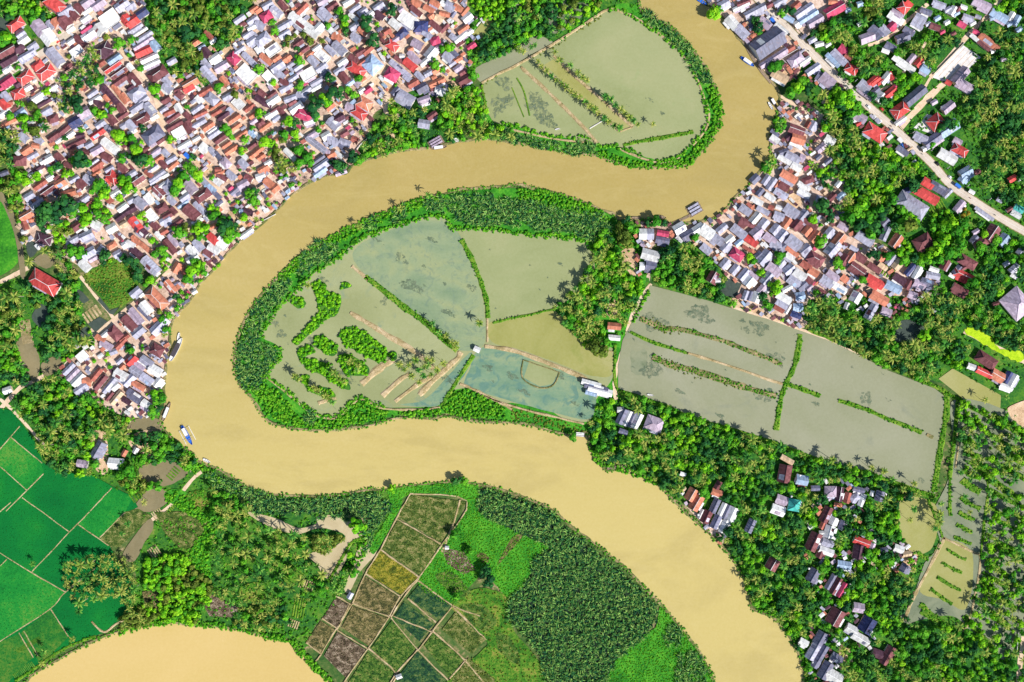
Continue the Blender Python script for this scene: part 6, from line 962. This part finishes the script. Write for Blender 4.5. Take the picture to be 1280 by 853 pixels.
def boat(x, y, L, Bm, ang, label, mat='whitep', cabin=None, out=False, canopy=None):
    o = root_at('boat', x, y, .45, ang, label, 'boat', 'boats on the river and ponds'); l, b = L*S, Bm*S
    hull(l, b, b*.32+.25, mat, o)
    for q in (-.2, .05, .25): bm_box('thwart', q*l-.15, q*l+.15, -b*.38, b*.38, b*.3, b*.3+.08, M['wood'], o)
    if cabin:
        v = []; f = []; box(v, f, -.32*l, -.02*l, -b*.3, b*.3, .3, b*.32+1.5); c = link('cabin', mesh('cabin', v, f, M[cabin]), o)
        bm_box('cabin_roof', -.36*l, .02*l, -b*.38, b*.38, b*.32+1.5, b*.32+1.62, M['roof_w'], c); bm_box('window', -.02*l, -.02*l+.04, -b*.2, b*.2, b*.32+.6, b*.32+1.2, M['glass'], c)
    if canopy:
        bm_box('canopy', -.3*l, .25*l, -b*.42, b*.42, b*.32+1.3, b*.32+1.38, M[canopy], o)
        for sx in (-.28, .23):
            for sy in (-.38, .38): bm_box('post', sx*l-.05, sx*l+.05, sy*b-.05, sy*b+.05, .3, b*.32+1.3, M['wood'], o)
    if out:
        for q in (-.25, .2): bm_box('crossbeam', q*l-.1, q*l+.1, -b*1.25, b*1.25, b*.32+.5, b*.32+.62, M['wood'], o)
        for sg in (-1, 1): bm_box('outrigger', -.36*l, .36*l, sg*b*1.2-.16, sg*b*1.2+.16, .0, .32, M['whitep'], o)
    return o
boat(221,437,32,6.5,63,'long white boat with dark open deck moored by the blue yard','whitep',canopy='darkwood')
boat(224,421,10,3.2,80,'small white boat moored just above the long white boat')
boat(209,515,25,4.4,68,'narrow grey boat with pale deck moored below the west village','wood',canopy='whitep')
boat(234.5,544,27,5.5,-62,'white and blue outrigger boat anchored off the lower west bank','bluep',cabin='whitep',out=True)
boat(259,576,10,3.4,-25,'small white boat by the little jetty at the grassy bank')
boat(934,78,20,4.8,-35,'white boat with blue trim at the depot quay','bluep',canopy='whitep')
boat(877,3,15,4,-30,'small blue boat at the upper right bank by houses','bluep')
boat(549,185,20,4.5,8,'grey boat beside the debris jetty under the palms','wood',canopy='whitep')
boat(826,272,13,4,-8,'weathered grey boat moored above the dark bank bushes','wood')
boat(796,273,13,3,-5,'thin grey canoe left of the dark bank bushes','wood')
boat(966,128,13,4,-60,'dark hulled boat under the long bank palms beside the river houses','darkwood',canopy='whitep')
boat(963,133,11,3,-60,'slim white boat beside the dark hulled boat','whitep')
boat(697,162,6,2,12,'tiny white punt floating on the upper pond','whitep')
boat(813,494,8,2.4,-10,'little white punt on the grey eastern pond','whitep')
boat(945,225,11,3.5,50,'dark boat tucked beside the riverside boat shed','darkwood')
def raft(x, y, L, Wd, ang, label, roof=None):
    o = root_at('raft', x, y, .35, ang, label, 'raft'); l, w = L*S, Wd*S; v = []; f = []; n = int(w/.7)
    for i in range(n): box(v, f, -l/2+random.uniform(0, .5), l/2-random.uniform(0, .5), -w/2+i*.7, -w/2+i*.7+.5, 0, .3)
    link('deck', mesh('deck', v, f, M['wood']), o)
    for q in (-.35, 0, .35): bm_box('crossbeam', q*l-.12, q*l+.12, -w/2, w/2, .3, .42, M['darkwood'], o)
    if roof:
        for k, q in enumerate((-.3, 0, .3)): bm_box('shelter_roof', -l*.38, l*.38, q*w-w*.1, q*w+w*.1, 1.8, 1.9, M[roof], o)
        for sx in (-.36, .36):
            for sy in (-.3, .3): bm_box('post', sx*l-.06, sx*l+.06, sy*w-.06, sy*w+.06, .3, 1.8, M['wood'], o)
raft(868,262,19,14,30,'striped timber fishing raft off the riverside village tip','roof_g')
raft(725,543,13,6,-5,'small shed raft at the bank under the blue pond','roof_w')
raft(545,178,20,11,30,'cluttered pale timber jetty platform under the river palms','roof_a')
raft(570,176,9,6,15,'little white river hut platform beside the jetty','roof_w')
raft(771,584,25,4,8,'grey driftwood landing stage under the lower woods')
def posts_quay(pts, w, label):
    o = root_at('quay', 0, 0, 0, 0, label, 'quay'); o.location = (0, 0, 0); v = []; f = []
    for (a, b) in zip(pts[:-1], pts[1:]):
        n = max(2, int(math.dist(a, b)/1.6))
        for i in range(n):
            t = (i+.5)/n; X, Y = W(a[0]+(b[0]-a[0])*t, a[1]+(b[1]-a[1])*t); s = .32; box(v, f, X-s, X+s, Y-w*S/2, Y+w*S/2, .75, .85)
    link('planks', mesh('planks', v, f, M['wood']), o); v = []; f = []
    for (a, b) in zip(pts[:-1], pts[1:]):
        n = max(1, int(math.dist(a, b)/4))
        for i in range(n): t = (i+.5)/n; X, Y = W(a[0]+(b[0]-a[0])*t, a[1]+(b[1]-a[1])*t); box(v, f, X-.1, X+.1, Y-.1, Y+.1, -.2, 1.1)
    link('pile', mesh('pile', v, f, M['darkwood']), o)
posts_quay([(928,50),(940,72),(952,90),(963,103)], 6, 'long timber quay along the bank below the depot')
posts_quay([(165,532),(160,546)], 2, 'short plank jetty over the muddy west inlet')
posts_quay([(247,575),(238,590)], 2.5, 'plank walkway by the small white boat')
posts_quay([(838,281),(850,276),(862,270)], 4, 'timber stage between houses and striped raft')
def wall_run(pts, label, mat='concrete', h=1.4):
    o = root_at('boundary_wall', 0, 0, 0, 0, label, 'wall'); o.location = (0,0,0); v = []; f = []
    for a, b in zip(pts[:-1], pts[1:]):
        A, B = Vector(W(*a)), Vector(W(*b)); d = (B-A).normalized(); n = Vector((-d.y, d.x))*.15; k = len(v)
        P = [A-n, B-n, B+n, A+n]; v += [(p.x, p.y, 0) for p in P]+[(p.x, p.y, h) for p in P]; f += [(k,k+3,k+2,k+1),(k+4,k+5,k+6,k+7),(k,k+1,k+5,k+4),(k+1,k+2,k+6,k+5),(k+2,k+3,k+7,k+6),(k+3,k,k+4,k+7)]
    link('wall', mesh('wall', v, f, M[mat]), o)
for a in [([(954,87),(1000,60)],'white compound wall along the lower depot edge'),([(978,75),(993,90)],'thin white wall beside the green plot under the depot'),([(1073,186),(1090,198),(1107,205),(1117,208)],'curved wall behind the red villa by the road'),([(1166,94),(1205,54)],'dark topped wall along the pale paved court'),([(312,287),(320,281),(345,268)],'white embankment wall on the inner river bend'),([(1270,820),(1272,790)],'white wall at the far lower right road'),([(465,168),(450,182),(440,195)],'grey lane wall above the river woods'),([(455,83),(480,97)],'low white wall under the red hip roof')]: wall_run(*a)
def vehicle(x, y, L, Wd, ang, body, label, truck=False):
    o = root_at('truck' if truck else 'car', x, y, .11, ang, label, 'truck' if truck else 'car'); l, w = L*S, Wd*S
    if truck:
        v = []; f = []; box(v, f, -l/2, l*.22, -w/2, w/2, .9, 2.7); link('cargo_cover', mesh('cargo_cover', v, f, M[body]), o)
        bm_box('chassis', -l/2, l/2, -w*.35, w*.35, .55, .9, M['blackp'], o)
        c = bm_box('cab', l*.25, l/2, -w*.45, w*.45, .6, 2.3, M[body], o); bm_box('windscreen', l/2, l/2+.03, -w*.38, w*.38, 1.4, 2.1, M['glass'], c)
    else:
        P = [(-.5,.38),(-.47,.85),(-.3,.92),(-.2,1.45),(.15,1.45),(.28,.95),(.47,.82),(.5,.4)]; n = len(P); v = [(x*l, sg*w/2*(1 if z < 1 else .84), z) for sg in (-1, 1) for x, z in P]
        f = [tuple(range(n)), tuple(range(2*n-1, n-1, -1))]+[(i, i+n, (i+1) % n+n, (i+1) % n) for i in range(n)]
        link('body', mesh('body', v, f, M[body]), o); bm_box('windscreen', .17*l, .25*l, -w*.38, w*.38, 1.15, 1.3, M['glass'], o); bm_box('rear_window', -.29*l, -.22*l, -w*.38, w*.38, 1.15, 1.3, M['glass'], o)
    for sx in (-.3, .32):
        for sy in (-1, 1):
            v = [(sx*l+.34*math.cos(g*.785), sy*w*.47+q, .34+.34*math.sin(g*.785)) for q in (-.12, .12) for g in range(8)]; f = [tuple(range(7, -1, -1)), tuple(range(8, 16))]+[(g, (g+1) % 8, (g+1) % 8+8, g+8) for g in range(8)]
            link('wheel', mesh('wheel', v, f, M['blackp']), o)
vehicle(236,196.5,11,5.2,-42,'bluep','bright blue truck parked on the dirt lane in the west village',True)
vehicle(965,27,7.5,4,-42,'bluep','blue truck parked at the depot gate beside the main road',True)
vehicle(1196,233,8,3.6,-36,'bluep','dark blue truck driving on the main road past the great hall',True)
vehicle(73,52,5.5,3,35,'redp','red car on the village street at the upper left'); vehicle(61,62,5.5,3,35,'whitep','white car on the village street below the red car')
vehicle(984.5,42.5,6,3.2,-42,'blackp','black car parked on the pale forecourt by the main road'); vehicle(1085,134,6,3.2,-42,'whitep','white car on the main road bend by the palms')
vehicle(1102,137,5.5,3,-42,'redp','small red car parked on the verge above the red corner house'); vehicle(1128,182,6,3.2,-42,'bluep','blue car stopped beside the main road near the red villa')
vehicle(1171,205,6,3.2,-42,'blackp','dark car at the verge where the last side lane joins'); vehicle(1187,222,5.5,3,-40,'whitep','white car behind the dark blue truck')
# round water tanks seen as pale dots between the houses
tv = [(math.cos(i*.524)*.75, math.sin(i*.524)*.75, z) for z in (1.6, 3.0) for i in range(12)]+[(0, 0, 3.3)]
tf = [(i, (i+1) % 12, (i+1) % 12+12, i+12) for i in range(12)]+[(12+i, 12+(i+1) % 12, 24) for i in range(12)]
TANK = mesh('tank', tv, tf, M['whitep']); sv = []; sf = []; box(sv, sf, -.8, .8, -.8, .8, 1.45, 1.58)
for a in (-.65, .65):
    for b in (-.65, .65): box(sv, sf, a-.07, a+.07, b-.07, b+.07, 0, 1.45)
STAND = mesh('stand', sv, sf, M['wood'])
for x, y in [(1084,313),(1083,319),(1131,332),(988,620),(1010,710),(1061,730),(872,643),(887,658),(1015,827),(990,198),(1063,704)]:
    o = bpy.data.objects.new('water_tank', None); COL.objects.link(o); X, Y = W(x, y); o.location = (X, Y, .05); link('tank', TANK, o); link('stand', STAND, o)
    THINGS.append(dict(o=o, x=x, y=y, look='round white water tank', cat='water tank', group='white water tanks between the houses'))
PV = mesh('pole', *(lambda v, f: (box(v, f, -.13, .13, -.13, .13, 0, 8.5), (v, f))[1])([], []), M['bark']); CV = mesh('crossarm', *(lambda v, f: (box(v, f, -1.1, 1.1, -.09, .09, 7.9, 8.1), (v, f))[1])([], []), M['whitep'])
for i, (x, y) in enumerate([(957,-2),(976,18),(996,38),(1018,60),(1042,83),(1066,104),(1090,127),(1114,147),(1137,168),(1160,190),(1180,212),(1205,234),(1232,251),(1262,268),(20,92),(50,74),(80,54),(108,33)]):
    o = bpy.data.objects.new('utility_pole', None); COL.objects.link(o); X, Y = W(x, y); o.location = (X, Y, .2); o.rotation_euler = (0, 0, R(45)); link('pole', PV, o); link('crossarm', CV, o)
    THINGS.append(dict(o=o, x=x, y=y, look='thin utility pole', cat='utility pole', group='utility poles along the roads'))
for x, y, a, m in [(972,24,-42,'redp'),(1010,64,-42,'blackp'),(1047,97,-42,'bluep'),(1074,122,-42,'blackp'),(1113,158,-42,'redp'),(1152,193,-42,'whitep'),(1212,248,-35,'redp'),(1243,269,-35,'blackp'),(30,80,35,'blackp'),(100,36,35,'bluep')]:
    o = bpy.data.objects.new('motorbike', None); COL.objects.link(o); X, Y = W(x, y); o.location = (X, Y, .25); o.rotation_euler = (0, 0, R(a))
    bm_box('body', -.75, .7, -.16, .16, .35, .85, M[m], o); bm_box('seat', -.6, .1, -.15, .15, .86, .98, M['blackp'], o); bm_box('handlebar', .5, .58, -.38, .38, .98, 1.04, M['blackp'], o)
    for q in (-.65, .65):
        v = [(q+.3*math.cos(g*.785), u, .3+.3*math.sin(g*.785)) for u in (-.06, .06) for g in range(8)]; link('wheel', mesh('wheel', v, [tuple(range(7, -1, -1)), tuple(range(8, 16))]+[(g, (g+1) % 8, (g+1) % 8+8, g+8) for g in range(8)], M['blackp']), o)
    THINGS.append(dict(o=o, x=x, y=y, look={'redp':'red','blackp':'black','bluep':'blue','whitep':'white'}[m]+' motorbike', cat='motorbike', group='motorbikes on the roads'))
# ---------------------------------------------------------------- labels: look plus place beside something distinctive
LMARK = [q for q in LMARK if q[0]]
for ph, x, y in [('the blue truck on the lane',236,197),('the depot gate truck',965,28),('the great hall truck',1196,233),('the diamond in the pond',678,467),('the slanted pale path over the pond',700,130),('the two palm dykes',735,120),('the small blackish pond',1136,415),('the pale paved court',1195,80),
 ('the round bush in the mud flat',445,657),('the main road junction',1122,163),('the striped raft',868,262),('the white outrigger boat',234,544),('the narrow grey boat',209,515),('the long white boat',221,437),('the ripening rice plot',65,790),('the yellow field',490,717),('the two blue-green fields',535,755),
 ('the brown river bend',215,830),('the bushy pond islands',405,380),('the big nipa thicket',735,760),('the green dyke cross',980,480),('the yellow algae strip',1235,430),('the marsh ridges',1185,715),('the square leafy crop plot',140,352),('the tarred yard',120,455),('the grassy canal field',8,290),('the round nipa clump',840,793),('the driftwood landing',771,584),('the small walled pond',603,35)]: LMARK.append((ph, x, y, None))
for h in HH:
    area = h['L']*h['W']; sz = 'tiny' if area < 55 else 'small' if area < 92 else '' if area < 190 else 'large'
    el = 'long ' if max(h['L'], h['W']) > 1.9*min(h['L'], h['W']) and area > 92 else ''
    noun = 'shed' if h['small'] else 'house'
    shp = {'hip':'hip roofed','gable':'gabled','flat':'flat roofed'}[h['t']]
    THINGS.append(dict(o=h['o'], x=h['x'], y=h['y'], look=' '.join(f"{sz} {el}{ROOFN[h['c']]} {shp} {noun}".split()), cat=noun, group='village '+noun+'s by the river', lab=h.get('lab'), self=h))
DIRS = ['right of','up-right of','above','up-left of','left of','down-left of','below','down-right of']; ORD = ['nearest','second nearest','third nearest','fourth nearest','fifth nearest','sixth nearest','seventh nearest','eighth nearest','ninth nearest','tenth nearest']
def sect(lm, x, y): return int(((math.degrees(math.atan2(lm[2]-y, x-lm[1]))+22.5) % 360)//45)
for i, t in enumerate(THINGS): t['i'] = i; t['D'] = np.array([math.hypot(t['x']-l[1], t['y']-l[2]) for l in LMARK]); t['Sx'] = [sect(l, t['x'], t['y']) for l in LMARK]
from collections import defaultdict
rank = {}
buck = defaultdict(list)
for t in THINGS:
    for j in range(len(LMARK)): buck[(t['look'], j, t['Sx'][j])].append((t['D'][j], t['i']))
for k, v in buck.items():
    v.sort()
    for r, (d, i) in enumerate(v): rank[(i, k[1])] = r
for t in THINGS:
    o = t['o']; o['category'] = t['cat']; o['group'] = t['group']
    if t.get('lab'): o['label'] = t['lab']; continue
    best = min((j for j in range(len(LMARK)) if not (LMARK[j][3] is not None and LMARK[j][3] is t.get('self')) and t['D'][j] > 2), key=lambda j: t['D'][j]+45*rank[(t['i'], j)]+(1000 if rank[(t['i'], j)] > 9 else 0))
    r = rank[(t['i'], best)]; look = t['look'].split(); tail = f"{ORD[min(r, 9)]} {DIRS[t['Sx'][best]]} {LMARK[best][0]}".split()
    while len(look)+len(tail) > 16 and len(tail) > 8 and tail[-2] in ('the',): break
    if len(look)+len(tail) > 16:
        ex = [w for w in ('pale', 'leafy', 'coconut', 'fronds') if w in look and not (w == 'pale' and 'yellowish' not in look)]
        for w in ex:
            if len(look)+len(tail) > 16: look.remove(w)
    lab = ' '.join(look+tail)
    o['label'] = lab
# ---------------------------------------------------------------- light, sky, camera
w = bpy.data.worlds.new('World'); sc.world = w; w.use_nodes = True; nt = w.node_tree; bg = nt.nodes['Background']
sky = nt.nodes.new('ShaderNodeTexSky'); sky.sky_type = 'NISHITA'; sky.sun_disc = False
EL = R(41); AZX, AZY = .78, -.62       # direction towards the sun on the ground plane: lower right of the photograph
sky.sun_elevation = EL; sky.sun_rotation = math.atan2(AZX, AZY); sky.air_density = 1.0; sky.dust_density = .6
nt.links.new(sky.outputs[0], bg.inputs[0]); bg.inputs[1].default_value = .09
sl = bpy.data.lights.new('sun', 'SUN'); sl.energy = 5.0; sl.angle = R(.5); sl.color = (1, .96, .9); so = bpy.data.objects.new('sun', sl); COL.objects.link(so)
d = Vector((AZX, AZY, 0)).normalized()*math.cos(EL)+Vector((0, 0, math.sin(EL))); so.rotation_euler = d.to_track_quat('Z', 'Y').to_euler()
cam = bpy.data.cameras.new('camera'); co = bpy.data.objects.new('camera', cam); COL.objects.link(co); sc.camera = co
co.location = (0, 0, CAMH); co.rotation_euler = (0, 0, 0); cam.sensor_width = 36; cam.lens = 36*CAMH/(1280*S); cam.clip_start = 1; cam.clip_end = 20000
vs = sc.view_settings; vs.view_transform = 'Standard'; vs.look = 'None'; vs.gamma = 1; vs.use_curve_mapping = False; vs.exposure = .27
sc.cycles.max_bounces = 5; sc.cycles.diffuse_bounces = 2; sc.cycles.transparent_max_bounces = 4
